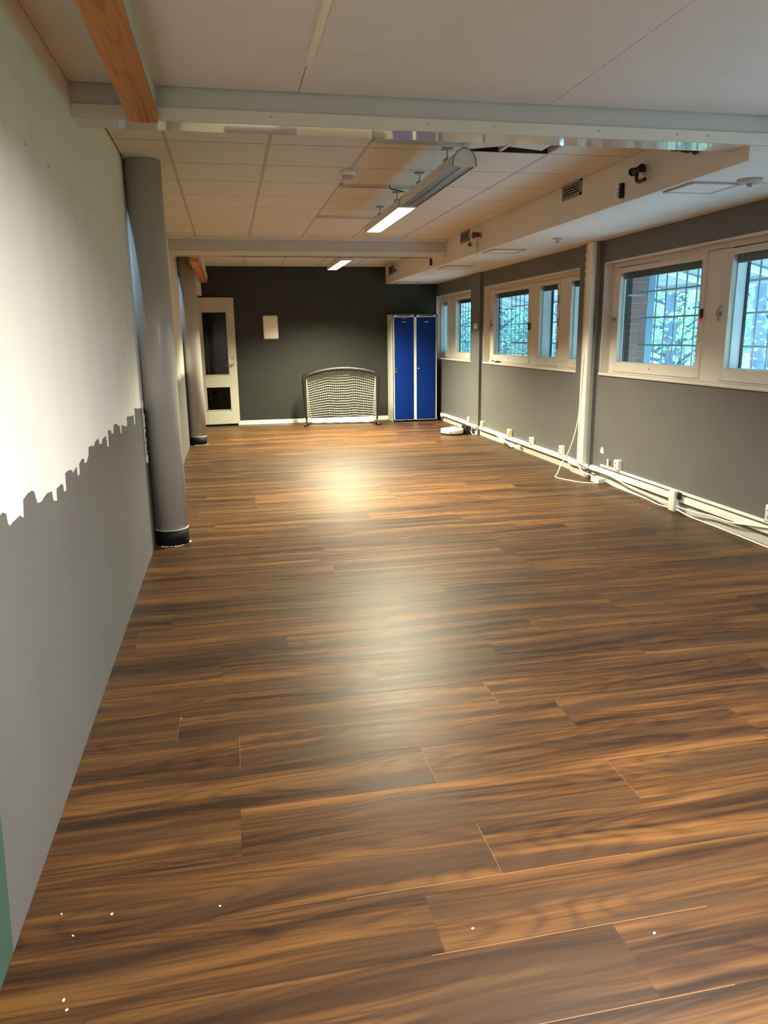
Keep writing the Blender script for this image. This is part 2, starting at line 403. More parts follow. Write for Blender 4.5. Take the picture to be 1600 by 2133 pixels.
# window wall with three openings and two shallow pilasters
WIN = [(-3.2, -.1), (.35, 3.40), (3.87, 6.95), (7.36, 10.48), (10.98, 13.03)]
Z0, Z1 = 1.05, 2.115
b = MB(); X1 = XR+.21
b.box(XR, X1, YB-.15, YF+.15, -.1, Z0); b.box(XR, X1, YB-.15, YF+.15, Z1, 2.75)
ys = [YB-.15]+[v for w in WIN for v in w]+[YF+.15]
for i in range(0, len(ys), 2): b.box(XR, X1, ys[i], ys[i+1], Z0, Z1)
wr = b.build('wall_right', M['grey_paint'], label='grey window wall with white skirting trunking along its foot', cat='wall', kind='structure', fix=False)
for y0, y1 in ((3.42, 3.85), (7.0, 7.40), (10.56, 10.975)):
    MB().box(XR-.04, XR, y0, y1, 0, ZS).build('pilaster', M['grey_paint'], wr)
b = MB(); rg = random.Random(2)
pts = [(6.812+rg.uniform(.018, .045)*math.cos(2*PI*i/13), .305+rg.uniform(.02, .055)*math.sin(2*PI*i/13)) for i in range(13)]
b.prism(pts, 'x', XR-.002, XR+.001)
b.build('paint_smear', M['wplast'], wr, label='white paint smear low on the grey wall')

# ------------------------------------------------------------------ ceilings
b = MB()
SX = [XL, .38, 1.59, 2.8, XR]; SY = [YB, -4.07, -2.86, -1.65, -.44, .77, 1.98, 3.19, 3.70]
for i in range(len(SX)-1):
    for j in range(len(SY)-1):
        b.box(SX[i]+.002, SX[i+1]-.002, SY[j]+.002, SY[j+1]-.002, ZN, ZN+.02)
b.box(XL, XR, YB, 3.72, ZN+.006, ZN+.06, 1)
b.build('ceiling', [M['ceil'], M['gap']], label='smooth pale board ceiling in front of the first beam', cat='ceiling', kind='structure', fix=False)
MB().box(.372, .40, YB, 3.34, ZN-.006, ZN, 0).build('trim_1', M['beam_white'], label='pale joint strip running along the smooth ceiling', cat='trim', kind='structure')

TX = [XL, -.29, .315, .92, 1.525, 2.13, XS]
def tiles(y0, y1, ylines, name, label, holes=()):
    b = MB(); ys = [y0]+[v for v in ylines if y0+.02 < v < y1-.02]+[y1]
    for i in range(len(TX)-1):
        for j in range(len(ys)-1):
            if (i, j) in holes: continue
            b.box(TX[i]+.011, TX[i+1]-.011, ys[j]+.005, ys[j+1]-.005, ZC, ZC+.015, 0)
    for i, xx in enumerate(TX[1:-1]):
        b.box(xx-.011, xx+.011, y0, y1, ZC-.001, ZC+.03, 1)
    for j in range(len(ys)-1):
        if j:
            for i in range(len(TX)-1): b.box(TX[i]+.011, TX[i+1]-.011, ys[j]-.005, ys[j]+.005, ZC+.001, ZC+.03, 2)
    b.box(XL, XS, y0, y1, ZC+.17, ZC+.19, 2)
    b.build(name, [M['tile'], M['tbar'], M['gap']], label=label, cat='ceiling', kind='structure', fix=False)
rows = [4.373+.577*i for i in range(9)]
tiles(3.86, 9.30, rows, 'ceiling', 'ceiling of pale tiles in a grid between the two beams', holes={(4, 0), (4, 1)})
tiles(9.46, YF, [9.66+.577*i for i in range(7)], 'ceiling', 'ceiling of pale tiles between the second beam and the dark wall', holes=())
b = MB().box(XL-.1, XR+.3, YB-.1, YF+.1, 2.80, 2.86)
b.build('ceiling', M['plenum'], label='dark slab above the suspended ceiling, seen through the open tile', cat='ceiling', kind='structure')

# loose tiles and the bar in the open ceiling cell
def loose(pts, z, tilt, label):
    b = MB(); zz = [z+tilt*(p[1]-4.0) for p in pts]; n = len(pts)
    b.add([(p[0], p[1], q) for p, q in zip(pts, zz)]+[(p[0], p[1], q+.015) for p, q in zip(pts, zz)],
          [list(range(n))[::-1], list(range(n, 2*n))]+[(i, (i+1) % n, n+(i+1) % n, n+i) for i in range(n)])
    b.build('ceiling_tile', M['tile'], label=label, cat='ceiling tile', group='loose ceiling tiles at the opening')
loose([(1.53, 3.96), (1.775, 3.96), (1.775, 4.80), (1.53, 4.94)], 2.600, .004, 'narrow loose ceiling tile beside the dark opening, next to the unlit lamp')
loose([(1.815, 3.96), (2.09, 3.96), (2.06, 4.90), (1.815, 4.83)], 2.601, .006, 'wide loose ceiling tile pushed askew inside the dark opening')
b = MB().box(1.782, 1.806, 3.96, 4.948, 2.604, 2.63)
b.build('ceiling_batten', M['lamp_white'], label='bare metal batten crossing the open ceiling cell', cat='batten')
b = MB().box(1.53, 2.12, 4.952, 4.962, 2.604, 2.72)
for i in range(6): b.box(1.58+.09*i, 1.60+.09*i, 4.944, 4.953, 2.63, 2.66)
b.build('ceiling_rail', M['grille'], label='grey perforated metal rail exposed at the open ceiling cell', cat='rail')

# ------------------------------------------------------------------ beams, soffit, columns
def cross_beam(name, y0, y1, x1, zt, label):
    r = thing(name, ((XL+x1)/2, (y0+y1)/2, ZB), label, 'beam', kind='structure')
    MB().box(XL, x1, y0+.012, y1-.012, ZW, zt).build('web', M['beam_grey'], r)
    fl = MB().box(XL, x1, y0, y1, ZB+.002, ZW, 0)
    fl.build('flange', M['beam_white'], r, bevel=.003)
    MB().box(XL, x1, y0+.002, y1-.002, ZB-.0005, ZB+.002).build('underside', M['beam_under'], r, label='glossy underside')
    b = MB()
    for xx in (.25, .98, 1.31, 1.85, 2.28, 2.45):
        if xx < x1: b.cyl((xx, y0+.001, ZB+.034), (xx, y0-.0015, ZB+.034), .006, n=10)
    b.build('screw', M['tbar'], r)
    return r
cross_beam('trim_2', BEAM[0][0], BEAM[0][1], XR, ZC+.02, 'pale cross beam where the smooth ceiling ends, white lower band with glossy underside')
cross_beam('trim_3', BEAM[1][0], BEAM[1][1], XS, ZC, 'pale cross beam beyond the lamp, ending at the boxed soffit')
MB().box(XL, XS, 9.27, 9.30, ZC-.035, ZC).build('trim_4', M['tile'], label='narrow pale strip where the tiles meet the second beam', cat='trim', kind='structure')

sf = MB().box(XS, XR, BEAM[0][0]+.02, YF, ZS, ZC+.03).build('trim_5', M['soffit'], label='white boxed soffit running above the windows', cat='soffit', kind='structure', bevel=.004)
MB().box(XS-.0015, XS, 7.148, 7.153, ZS+.01, ZC).build('board_joint', M['tbar'], sf)

def column(c, r, label):
    t = thing('column', (c[0], c[1], 0), label, 'column', 'round grey columns along the painted wall', 'structure')
    MB().lathe([(r, .115), (r, ZC)], (c[0], c[1], 0), 48).build('shaft', M['col'], t)
    MB().lathe([(r*.97, 0), (r+.002, 0), (r+.002, .112), (r*.97, .112)], (c[0], c[1], 0), 48).build('base_band', M['black_band'], t, label='black vinyl foot band')
    MB().lathe([(r*.9, .112), (r+.003, .112), (r+.003, .117), (r*.9, .117)], (c[0], c[1], 0), 48).build('band_edge', M['dirt'], t)
    b = MB(); rg = random.Random(int(c[1]*10))
    for i in range(14):
        a = rg.uniform(-2.2, .1); s = rg.uniform(.006, .015)
        b.rbox(c[0]+(r+.004)*math.cos(a)-s, c[0]+(r+.004)*math.cos(a)+s, c[1]+(r+.004)*math.sin(a)-s, c[1]+(r+.004)*math.sin(a)+s, 0, .004, .0015)
    b.build('plaster_crumbs', M['dirt'], t)
    MB().lathe([(r, ZC-.004), (r+.018, ZC-.004), (r+.018, ZC), (r, ZC)], (c[0], c[1], 0), 48).build('ceiling_collar', M['tile'], t)
column((-.482, 5.48), .118, 'round grey column with black foot, the one nearer the camera')
column((-.484, 10.76), .114, 'round grey column with black foot near the glazed door')

def wood_beam(x0, x1, y0, y1, z0, z1, label, rough_side):
    r = thing('wooden_beam', ((x0+x1)/2, (y0+y1)/2, z0), label, 'beam', 'bare timber beams along the painted wall')
    b = MB(); h = .045
    b.box(x0, x1, y0, y1, z0, z0+h)
    o = b.build('timber', M['pine'], r, bevel=.003)
    me = o.data; uvl = me.uv_layers.new(name='plank'); tn = me.uv_layers.new(name='tone')
    for p in me.polygons:
        for li in p.loop_indices:
            v = me.vertices[me.loops[li].vertex_index].co; uvl.data[li].uv = (v.y+y0, v.x+v.z+3.3); tn.data[li].uv = (.5, .5)
    MB().box(x0+.006, x1-.003, y0, y1-.02, z0+h, z1).build('side_board', M['beam_grey'] if not rough_side else M['dirt'], r)
    if rough_side:
        b = MB(); rg = random.Random(4); yy = y0
        while yy < y1-.1:
            b.rbox(x1-.004, x1+rg.uniform(.006, .02), yy, yy+.05, z0+h+rg.uniform(-.02, .01), z0+h+rg.uniform(.02, .07), .005); yy += .06
        b.build('foam_filler', M['dirt'], r)
wood_beam(-.363, -.242, YB, 3.695, 2.378, ZN, 'honey brown timber beam under the smooth ceiling, ending at the first beam', False)
wood_beam(-.388, -.275, 9.47, 13.03, 2.335, ZC, 'short bare timber beam with rough filler, above the glazed door', True)
MB().box(XL, -.375, 12.55, YF, 2.13, ZC).build('trim_6', M['ceil'], label='pale boxed corner above the glazed door', cat='trim', kind='structure')

# skirting
MB().box(.10, 2.735, YF-.015, YF, 0, .07).build('baseboard_far', M['skirt'], label='cream skirting along the dark end wall', cat='skirting', kind='structure', bevel=.003)

# ------------------------------------------------------------------ windows
def handle_part(y, z, parent, xf):
    b = MB().rbox(xf-.008, xf, y-.008, y+.012, z-.018, z+.018, .003)
    b.tube([(xf-.006, y, z), (xf-.026, y+.012, z+.002), (xf-.034, y-.02, z+.03), (xf-.036, y-.05, z+.062)], [.009, .010, .009, .007], 8)
    b.tube([(xf-.006, y, z), (xf-.024, y+.010, z-.004), (xf-.03, y-.012, z-.03), (xf-.03, y-.04, z-.05)], [.008, .009, .009, .008], 8)
    b.build('handle', M['grille'], parent)

def window(n, y0, y1, panes, label):
    w = thing('window_%d' % n, (XR+.1, (y0+y1)/2, Z0), label, 'window', kind='structure')
    # lining of the opening and sill board
    b = MB(); th = .014
    b.box(XR-.004, XR+.205, y0, y0+th, Z0, Z1); b.box(XR-.004, XR+.205, y1-th, y1, Z0, Z1)
    b.box(XR-.004, XR+.205, y0, y1, Z1-th, Z1)
    b.build('lining', M['frame'], w)
    MB().rbox(XR-.018, XR+.10, y0+.0, y1-.0, Z0-.004, Z0+.022, .005).build('sill', M['frame'], w)
    XF = XR+.085
    b = MB(); zlo, zhi = 1.178, 2.005
    b.box(XF, XF+.07, y0+th, y1-th, Z0+.02, Z0+.075); b.box(XF, XF+.07, y0+th, y1-th, Z1-.06, Z1-th)
    edges = [y0+th]
    for p in panes: edges += [p[0]-.055, p[1]+.055]
    edges.append(y1-th)
    for i in range(0, len(edges), 2):
        if edges[i+1]-edges[i] > .01: b.box(XF, XF+.07, edges[i], edges[i+1], Z0+.07, Z1-.05)
    b.build('frame', M['frame'], w, bevel=.003)
    for (a, c, kind, hy, dp) in panes:
        b = MB(); xf = XF-.012; bw = .058
        b.box(xf, XF+.055, a-bw, a, zlo-bw-.03, zhi+bw-.01); b.box(xf, XF+.055, c, c+bw, zlo-bw-.03, zhi+bw-.01)
        b.box(xf, XF+.055, a, c, zlo-bw-.03, zlo); b.box(xf, XF+.055, a, c, zhi, zhi+bw-.01)
        s = b.build('sash', M['frame'], w, bevel=.004)
        # second sash in the same casement: stiles between the panes, dark gasket
        b = MB()
        xo = XF+.035
        for yy0, yy1 in ((a-.02, a+.008), (c-.008, c+.02)): b.box(xo, xo+dp, yy0, yy1, zlo-.03, zhi+.03)
        b.box(xo, xo+dp, a, c, zlo-.03, zlo+.004); b.box(xo, xo+dp, a, c, zhi+.0, zhi+.03)
        b.build('outer_sash', M['sash_in'], s)
        b = MB()
        for yy0, yy1 in ((a+.004, a+.018), (c-.018, c-.004)): b.box(xo+dp-.006, xo+dp+.014, yy0, yy1, zlo, zhi)
        b.build('gasket', M['gasket'], s)
        MB().box(XF+.02, XF+.023, a-.004, c+.004, zlo-.004, zhi+.004).build('pane', M['glass'], s)
        MB().box(XF+.026, XF+.026+min(dp, .03), a+.014, c-.014, zhi-.06, zhi-.002).build('blind_rail', M['rail'], s)
        if kind == 'blind':
            b = MB(); z = zlo+.05
            while z < zhi-.06:
                T = Matrix.Translation((XF+.042, 0, z)) @ Matrix.Rotation(math.radians(-14), 4, 'Y')
                b.box(-.0115, .0115, a+.02, c-.02, -.0005, .0005, 0, T); z += .021
            b.box(XF+.030, XF+.054, a+.02, c-.02, zlo+.02, zlo+.034)
            b.build('blind_slats', M['slat'], s)
        if hy: handle_part(hy, 1.585, s, xf)
        b = MB()
        b.cyl((xf-.002, (a+c)/2+.03, zlo-.045), (xf+.004, (a+c)/2+.03, zlo-.045), .006, n=10)
        b.build('screw_cap', M['darkmetal'], s)
        if kind == 'hinge':
            b = MB()
            for z in (1.33, 1.58, 1.83): b.cyl((xf-.006, a-bw+.008, z-.045), (xf-.006, a-bw+.008, z+.045), .007, n=10)
            b.build('hinge', M['grille'], s)
    return w
w5 = window(5, -3.2, -.1, [(-3.05, -1.8, '', 0, .03), (-1.5, -.25, '', 0, .03)], 'unseen white window added furthest behind the camera for more fill light')  # extra unseen window, put in for more daylight fill
w4 = window(4, .35, 3.40, [(.5, 1.6, '', 0, .03), (2.0, 3.25, '', 0, .03)], 'white window on the camera side of the first beam')
w3 = window(3, 3.87, 6.95, [(4.0, 5.135, '', 5.215, .085), (5.50, 6.78, '', 6.83, .025)], 'big white casement window nearest the camera with two wide panes')
w2 = window(2, 7.36, 10.48, [(7.46, 7.83, '', 0, .11), (8.175, 8.68, 'hinge', 0, .11), (9.02, 10.27, 'blind', 10.33, .025)], 'white window between the two pilasters with a lowered blind in its wide pane')
w1 = window(1, 10.98, 13.03, [(11.1, 12.11, '', 0, .025), (12.60, 12.955, '', 0, .08)], 'white window in the far corner beside the blue lockers')

b = thing('window_lock', (XR+.06, 5.452, 1.55), 'small black lock with a red tag on the big near window', 'lock')
MB().rbox(XR+.055, XR+.074, 5.437, 5.463, 1.56, 1.63, .004).build('body', M['black'], b)
MB().rbox(XR+.052, XR+.074, 5.438, 5.464, 1.535, 1.56, .004).build('tag', M['red'], b, label='red tag')
b = thing('window_lock', (XR+.06, 8.965, 1.5), 'small dark lock on the edge of the blind pane', 'lock')
MB().rbox(XR+.055, XR+.074, 8.945, 8.975, 1.50, 1.59, .004).build('body', M['darkmetal'], b)
for (xx, yy, zz, lab) in ((XR+.066, 12.33, 1.49, 'small beige contact box on the mullion of the corner window'), (XR-.053, 10.70, 1.54, 'small beige box on the pilaster beside the corner window')):
    t = thing('contact_box', (xx, yy, zz), lab, 'box')
    MB().rbox(xx-.015, xx+.015, yy-.075, yy+.045, zz, zz+.075, .005).build('body', M['cream'], t)
    MB().box(xx-.0155, xx-.0145, yy-.012, yy-.006, zz+.004, zz+.071).build('seam_line', M['grille'], t)
# crumpled paper on the sill
t = thing('paper_scrap', (XR+.035, 10.10, Z0+.022), 'crumpled white paper with a dark print on the window sill', 'paper')
b = MB(); rg = random.Random(9); G = 9
vs = [(XR-.005+.085*i/(G-1), 9.98+.26*j/(G-1), Z0+.023+.002+(0 if i in (0, G-1) else .028*abs(math.sin(i*1.3+j*.9))+rg.uniform(0, .008))) for i in range(G) for j in range(G)]
fs = [(i*G+j, i*G+j+1, (i+1)*G+j+1, (i+1)*G+j) for i in range(G-1) for j in range(G-1)]
b.add(vs, fs, 0); o = b.build('sheet', M['paper'], t); 
b = MB().tube(spline([(XR-.006, 10.00, Z0+.04), (XR-.004, 10.06, Z0+.052), (XR-.004, 10.12, Z0+.045)], 4), .006, 6)
b.build('dark_strap', M['black'], t)

# ------------------------------------------------------------------ door leaf folded against the end wall
d = thing('door_1', (-.2, 12.96, 0), 'pale glazed door leaf standing open against the dark wall, with an upper and a lower pane', 'door', kind='structure')
DX0, DX1, DY0, DY1 = -.55, .128, 12.935, 12.975
b = MB()
zs_ = (.035, .262, .665, .848, 1.88, 2.10)
xi0, xi1 = -.405, .006
b.box(DX0, xi0, DY0, DY1, zs_[0], zs_[5]); b.box(xi1, DX1, DY0, DY1, zs_[0], zs_[5])
b.box(xi0, xi1, DY0, DY1, zs_[0], zs_[1]); b.box(xi0, xi1, DY0, DY1, zs_[2], zs_[3]); b.box(xi0, xi1, DY0, DY1, zs_[4], zs_[5])
lf = b.build('leaf', M['door_paint'], d, bevel=.003)
for za, zb in ((zs_[1], zs_[2]), (zs_[3], zs_[4])):
    b = MB(); g = .014
    b.box(xi0, xi0+g, DY0-.006, DY0+.004, za, zb); b.box(xi1-g, xi1, DY0-.006, DY0+.004, za, zb)
    b.box(xi0, xi1, DY0-.006, DY0+.004, za, za+g); b.box(xi0, xi1, DY0-.006, DY0+.004, zb-g, zb)
    b.build('glazing_bead', M['door_paint'], d)
    MB().box(xi0+g, xi1-g, DY0+.012, DY0+.018, za+g, zb-g).build('pane', M['door_glass'], d, label='dark glass pane')
b = MB().cyl((.066, DY0-.008, 1.02), (.066, DY0, 1.02), .024, n=20)
b.tube(spline([(.066, DY0-.006, 1.02), (.066, DY0-.05, 1.02), (.03, DY0-.055, 1.017), (-.045, DY0-.05, 1.005)], 5), .009, 8)
b.build('handle', M['steel'], d)
b = MB().cyl((.084, DY0-.012, 1.142), (.084, DY0, 1.142), .026, n=20); b.cyl((.084, DY0-.02, 1.142), (.084, DY0-.01, 1.142), .014, n=16)
b.build('lock', M['steel'], d)
MB().rbox(DX1-.002, DX1+.022, DY0+.012, DY0+.028, 1.036, 1.052, .003).build('latch', M['steel'], d)

# ------------------------------------------------------------------ white box on the dark wall
t = thing('wall_box', (.72, YF-.03, 1.43), 'rounded white plastic cover on the dark wall beside the glazed door', 'wall box')
MB().rbox(.597, .845, YF-.045, YF, 1.43, 1.808, .03, seg=4).build('cover', M['wplast'], t)
MB().rbox(.603, .839, YF-.012, YF, 1.424, 1.814, .005).build('backplate', M['wplast'], t)

# ------------------------------------------------------------------ lockers
t = thing('locker', (3.12, 12.80, 0), 'tall light grey double locker with two blue doors in the far corner', 'locker')
ang = math.radians(-1.2)
T = Matrix.Translation((2.727, 12.60, 0)) @ Matrix.Rotation(ang*0-.0, 4, 'Z')
W, D, H = .79, .42, 1.805
b = MB(); e = .032
b.box(0, .018, 0, D, 0, H, 0, T); b.box(W-.018, W, 0, D, 0, H, 0, T); b.box(0, W, D-.012, D, 0, H, 0, T)
b.box(0, W, 0, D, H-.018, H, 0, T); b.box(0, W, 0, D, .0, .03, 0, T)
b.box(0, e, 0, .02, 0, H, 0, T); b.box(W-e, W, 0, .02, 0, H, 0, T); b.box(W/2-.024, W/2+.024, 0, .02, 0, H, 0, T)
b.box(0, W, 0, .02, H-.05, H, 0, T); b.box(0, W, 0, .02, 0, .035, 0, T)
b.build('body', M['locker'], t, bevel=.003)
for k, (xa, xb) in enumerate(((e, W/2-.024), (W/2+.024, W-e))):
    dr = MB().rbox(xa+.003, xb-.003, -.006, .014, .038, H-.053, .004, 0, T).build('door', M['blue'], t, label='blue locker door')
    b = MB(); b.box(xa+.05, xb-.05, -.0015, .001, H-.034, H-.018, 0, T)
    b.build('vent_strip', M['ventdark'], t)
    for zz in ((H-.067, H-.128) if k == 0 else (H-.128,)):
        MB().rbox((xa+xb)/2-.035, (xa+xb)/2+.035, -.010, -.004, zz-.006, zz+.006, .002, 0, T).build('number_plate', M['steel'], dr)
    b = MB(); zl = .905
    p = T @ Vector((xa+.028, -.006, zl)); b.cyl(p, p+Vector((0, -.018, 0)), .014, n=16)
    if k == 0:
        b.rbox(xa+.014, xa+.042, -.024, -.006, zl-.075, zl-.04, .005, 0, T); b.rbox(xa+.018, xa+.036, -.018, -.006, zl-.03, zl-.015, .003, 0, T)
    b.build('lock', M['steel'] if k == 0 else M['grille'], dr)

# ------------------------------------------------------------------ folding goal
gA, gB = Vector((1.185, 12.44, 0)), Vector((2.405, 12.26, 0))
gx = (gB-gA).normalized(); gy = Vector((-gx.y, gx.x, 0)); GW = (gB-gA).length
t = thing('football_goal', tuple((gA+gB)/2), 'small folding goal with black padded frame and white net by the dark wall', 'goal')
def G(u, v, z): return gA+gx*u+gy*v+Vector((0, 0, z))
def top(u): s = u/GW; return .862+.105*(1-(2*s-1)**2)**.9-.0+.03*s
fr = [G(.035, 0, .02), G(.022, 0, .2), G(.012, 0, .5), G(.006, 0, .78)]
rs = [.014, .016, .026, .036]
for i in range(0, 15):
    u = GW*i/14; u2 = .02+u*(GW-.04)/GW; fr.append(G(u2, 0, top(u)-.042)); rs.append(.037)
fr += [G(GW-.006, 0, .78), G(GW-.012, 0, .5), G(GW-.022, 0, .2), G(GW-.035, 0, .02)]; rs += [.036, .026, .016, .014]
MB().tube(fr, rs, 12).build('frame', M['sleeve'], t)
dep = .36
b = MB().tube([G(.03, 0, .02), G(.10, dep, .03), G(GW-.12, dep, .03), G(GW-.03, 0, .02)], .011, 8)
b.build('ground_bar', M['black'], t)
for u, s in ((.03, -1), (GW-.03, 1)):
    b = MB(); c = G(u, 0, 0)
    b.tube([c+Vector((0, .03, .05)), c+Vector((s*.01, -.01, .035)), c+Vector((s*.045, -.06, .012))], [.022, .026, .014], 10)
    b.tube([c+Vector((0, 0, .10)), c+Vector((0, 0, .014))], [.016, .024], 10)
    b.build('foot', M['black'], t)
# net: strands over a surface from the top tube down to the rear bar, with side panels
def NP(s, q):   # s 0..1 across including side panels, q 0..1 top->bottom
    side = .13
    back = .04+(dep-.02)*q
    if s < side: u = .045; v = back*(s/side); 
    elif s > 1-side: u = GW-.045; v = back*((1-s)/side)
    else: u = .045+(GW-.09)*((s-side)/(1-2*side)); v = back
    if side <= s <= 1-side:
        u = u*(1-.10*q)+(GW/2)*.10*q
    else:
        f = (s/side if s < side else (1-s)/side); u = u*(1-.10*q*f)+(GW/2)*.10*q*f
    zt = top(min(max(u, 0), GW))-.07
    sag = .012*math.cos(3*2*PI*s)-.004*math.cos(7*2*PI*s)
    return G(u, v, zt*(1-q)+.075*q+sag*(1-.5*q)+.012)
b = MB(); NR, NC = 19, 46
for i in range(NR+1):
    b.tube([NP(j/64, i/NR) for j in range(65)], .0034, 4)
b.build('net_rows', M['net'], t)
b = MB()
for j in range(NC+1): b.tube([NP(j/NC, i/12) for i in range(13)], .0012, 3)
b.build('net_columns', M['net'], t)
b = MB()
hem = [(G(.05+(GW-.12)*k/20, dep*.92, .085+.006*math.sin(k*.9)), G(.05+(GW-.12)*k/20, dep*.86-.02, .022+.006*math.sin(k*1.7))) for k in range(21)]
vs = [p for h in hem for p in h]; b.add(vs, [(2*k, 2*k+2, 2*k+3, 2*k+1) for k in range(20)], 0, True)
o = b.build('net_hem', M['net'], t); sol = o.modifiers.new('thick', 'SOLIDIFY'); sol.thickness = .004

# ------------------------------------------------------------------ robot vacuum and its dock
t = thing('robot_vacuum', (3.235, 10.76, 0), 'round white robot vacuum parked by its dock at the window wall', 'robot vacuum')
c = (3.235, 10.76, 0)
MB().lathe([(.02, .008), (.15, .008), (.168, .02), (.172, .03), (.172, .07), (.165, .083), (.02, .084)], c, 48).build('body', M['wplast'], t)
MB().lathe([(.01, .006), (.162, .006), (.166, .016), (.01, .016)], c, 40).build('skirt', M['black'], t)
MB().lathe([(.004, .084), (.05, .084), (.05, .100), (.045, .106), (.004, .107)], (3.265, 10.79, 0), 32).build('turret', M['wplast'], t)
MB().rbox(3.155, 3.17, 10.597, 10.607, .042, .056, .003).build('sensor', M['black'], t)
for k in (-1, 1):
    MB().cyl((3.235+k*.11-.015, 10.76, .03), (3.235+k*.11+.015, 10.76, .03), .03, n=20).build('wheel', M['black'], t)
t = thing('charging_dock', (3.50, 10.70, 0), 'black and white charging dock behind the robot vacuum', 'dock')
MB().rbox(3.412, 3.50, 10.66, 10.86, 0, .12, .008).build('housing', M['black'], t)
MB().rbox(3.503, 3.52, 10.66, 10.86, 0, .135, .004).build('back_plate', M['wplast'], t)
MB().tube(spline([(3.49, 10.66, .05), (3.50, 10.60, .012), (3.52, 10.56, .006), (3.535, 10.50, .05), (3.54, 10.48, .10)], 6), .004, 6).build('cord', M['cable'], t)

# ------------------------------------------------------------------ luminaires
def luminaire(cx, y0, y1, zb, lit, label, grp='ceiling strip lamps in a row'):
    t = thing('strip_lamp', (cx, (y0+y1)/2, zb), label, 'lamp', grp)
    w, h = .072, .085; zc = ZC if y0 > 3.8 else ZN
    if zc == ZN: zb -= .03
    out = [(cx-w*math.cos(a), zb+.014+h*math.sin(a)) for a in [PI*i/14 for i in range(15)]]
    inn = [(cx-(w-.004)*math.cos(a), zb+.014+(h-.004)*math.sin(a)) for a in [PI*i/14 for i in range(15)]][::-1]
    b = MB().prism(out+inn, 'y', y0, y1, 0, True, caps=False)
    b.box(cx-w, cx-w+.004, y0, y1, zb, zb+.016); b.box(cx+w-.004, cx+w, y0, y1, zb, zb+.016)
    b.build('housing', M['lamp_white'], t)
    for ye, s in ((y0, 1), (y1, -1)):
        b = MB().prism([(cx-w, zb)]+out+[(cx+w, zb)], 'y', ye, ye+s*.006)
        e = b.build('end_cap', M['lamp_white'], t)
        rim = [(p[0], ye-s*.002, p[1]) for p in [(cx-w, zb)]+out+[(cx+w, zb)]]
        MB().tube(rim, .0028, 6).build('rim', M['lamp_edge'], e)
    b = MB()
    b.box(cx-.004, cx+.004, y0+.05, y1-.05, zb+.002, zb+.03)
    for sx in (-1, 1):
        b.add([(cx+sx*.066, y0+.04, zb+.002), (cx+sx*.066, y1-.04, zb+.002), (cx+sx*.058, y1-.04, zb+.045), (cx+sx*.058, y0+.04, zb+.045)], [(0, 1, 2, 3)])
    n = int((y1-y0-.1)/.042)
    for i in range(n+1):
        yy = y0+.05+i*(y1-y0-.1)/n
        b.add([(cx-.066, yy-.006, zb+.030), (cx+.066, yy-.006, zb+.030), (cx+.066, yy, zb+.003), (cx-.066, yy, zb+.003), (cx-.066, yy+.006, zb+.030), (cx+.066, yy+.006, zb+.030)],
              [(0, 1, 2, 3), (3, 2, 5, 4)])
    b.build('louver', M['lamp_louver'] if not lit else M['louver_lit'], t)
    for sx in (-1, 1):
        MB().cyl((cx+sx*.031, y0+.04, zb+.048), (cx+sx*.031, y1-.04, zb+.048), .0085, n=12).build('tube', M['tube_on'] if lit else M['tube_off'], t)
    for yy in (y0+.36, y1-.36):
        b = MB().rbox(cx-.02, cx+.02, yy-.03, yy+.03, zb+.094, zb+.118, .004); b.cyl((cx, yy, zb+.11), (cx, yy, zc), .004, n=8); b.rbox(cx-.03, cx+.03, yy-.03, yy+.03, zc-.01, zc, .003)
        b.build('hanger', M['grille'], t)
    return t
LZ = 2.42
l1 = luminaire(1.425, 4.53, 5.965, LZ, False, 'unlit strip lamp with silver louver, nearest the first beam')
l2 = luminaire(1.425, 5.985, 7.42, LZ, True, 'lit strip lamp joined to the end of the unlit one')
l3 = luminaire(1.585, 10.10, 11.56, LZ, True, 'lit strip lamp beyond the second beam, in front of the dark wall')
for yy in (5.975,):
    pass
b = MB().tube(spline([(1.30, 6.06, 2.595), (1.30, 6.02, 2.56), (1.34, 5.98, 2.545), (1.40, 5.98, 2.53)], 6), .004, 6)
b.build('cord', M['darkmetal'], l2)

def area(name, loc, sx, sy, power, color, spread, parent=None, rot=(0, 0, 0)):
    L = bpy.data.lights.new(name, 'AREA'); L.shape = 'RECTANGLE'; L.size = sx; L.size_y = sy; L.energy = power; L.color = color
    L.spread = math.radians(spread); o = bpy.data.objects.new(name, L); COL.objects.link(o)
    o.location = loc; o.rotation_euler = rot
    return o
P2, P3, PN = 285., 430., 215.
area('lamp_light', (1.425, 6.70, LZ-.002), .13, 1.34, P2, (1, .93, .66), 134)
area('lamp_light', (1.585, 10.83, LZ-.002), .13, 1.36, P3, (1, .95, .64), 134)

# the lamp of the same row that hangs above the camera
l0 = luminaire(1.40, .65, 2.10, LZ, True, 'lit strip lamp under the smooth ceiling, above the camera')
area('lamp_light', (1.40, 1.38, LZ-.032), .13, 1.36, PN, (1, .95, .84), 164)
l9 = luminaire(1.40, -4.0, -2.55, LZ, True, 'unseen lit strip lamp added further behind the camera for fill light')  # extra unseen lamp, added as fill for the ceiling and beam fronts
area('lamp_light', (1.40, -3.28, LZ-.032), .13, 1.36, PN, (1, .95, .84), 164)  # fill light of that added lamp

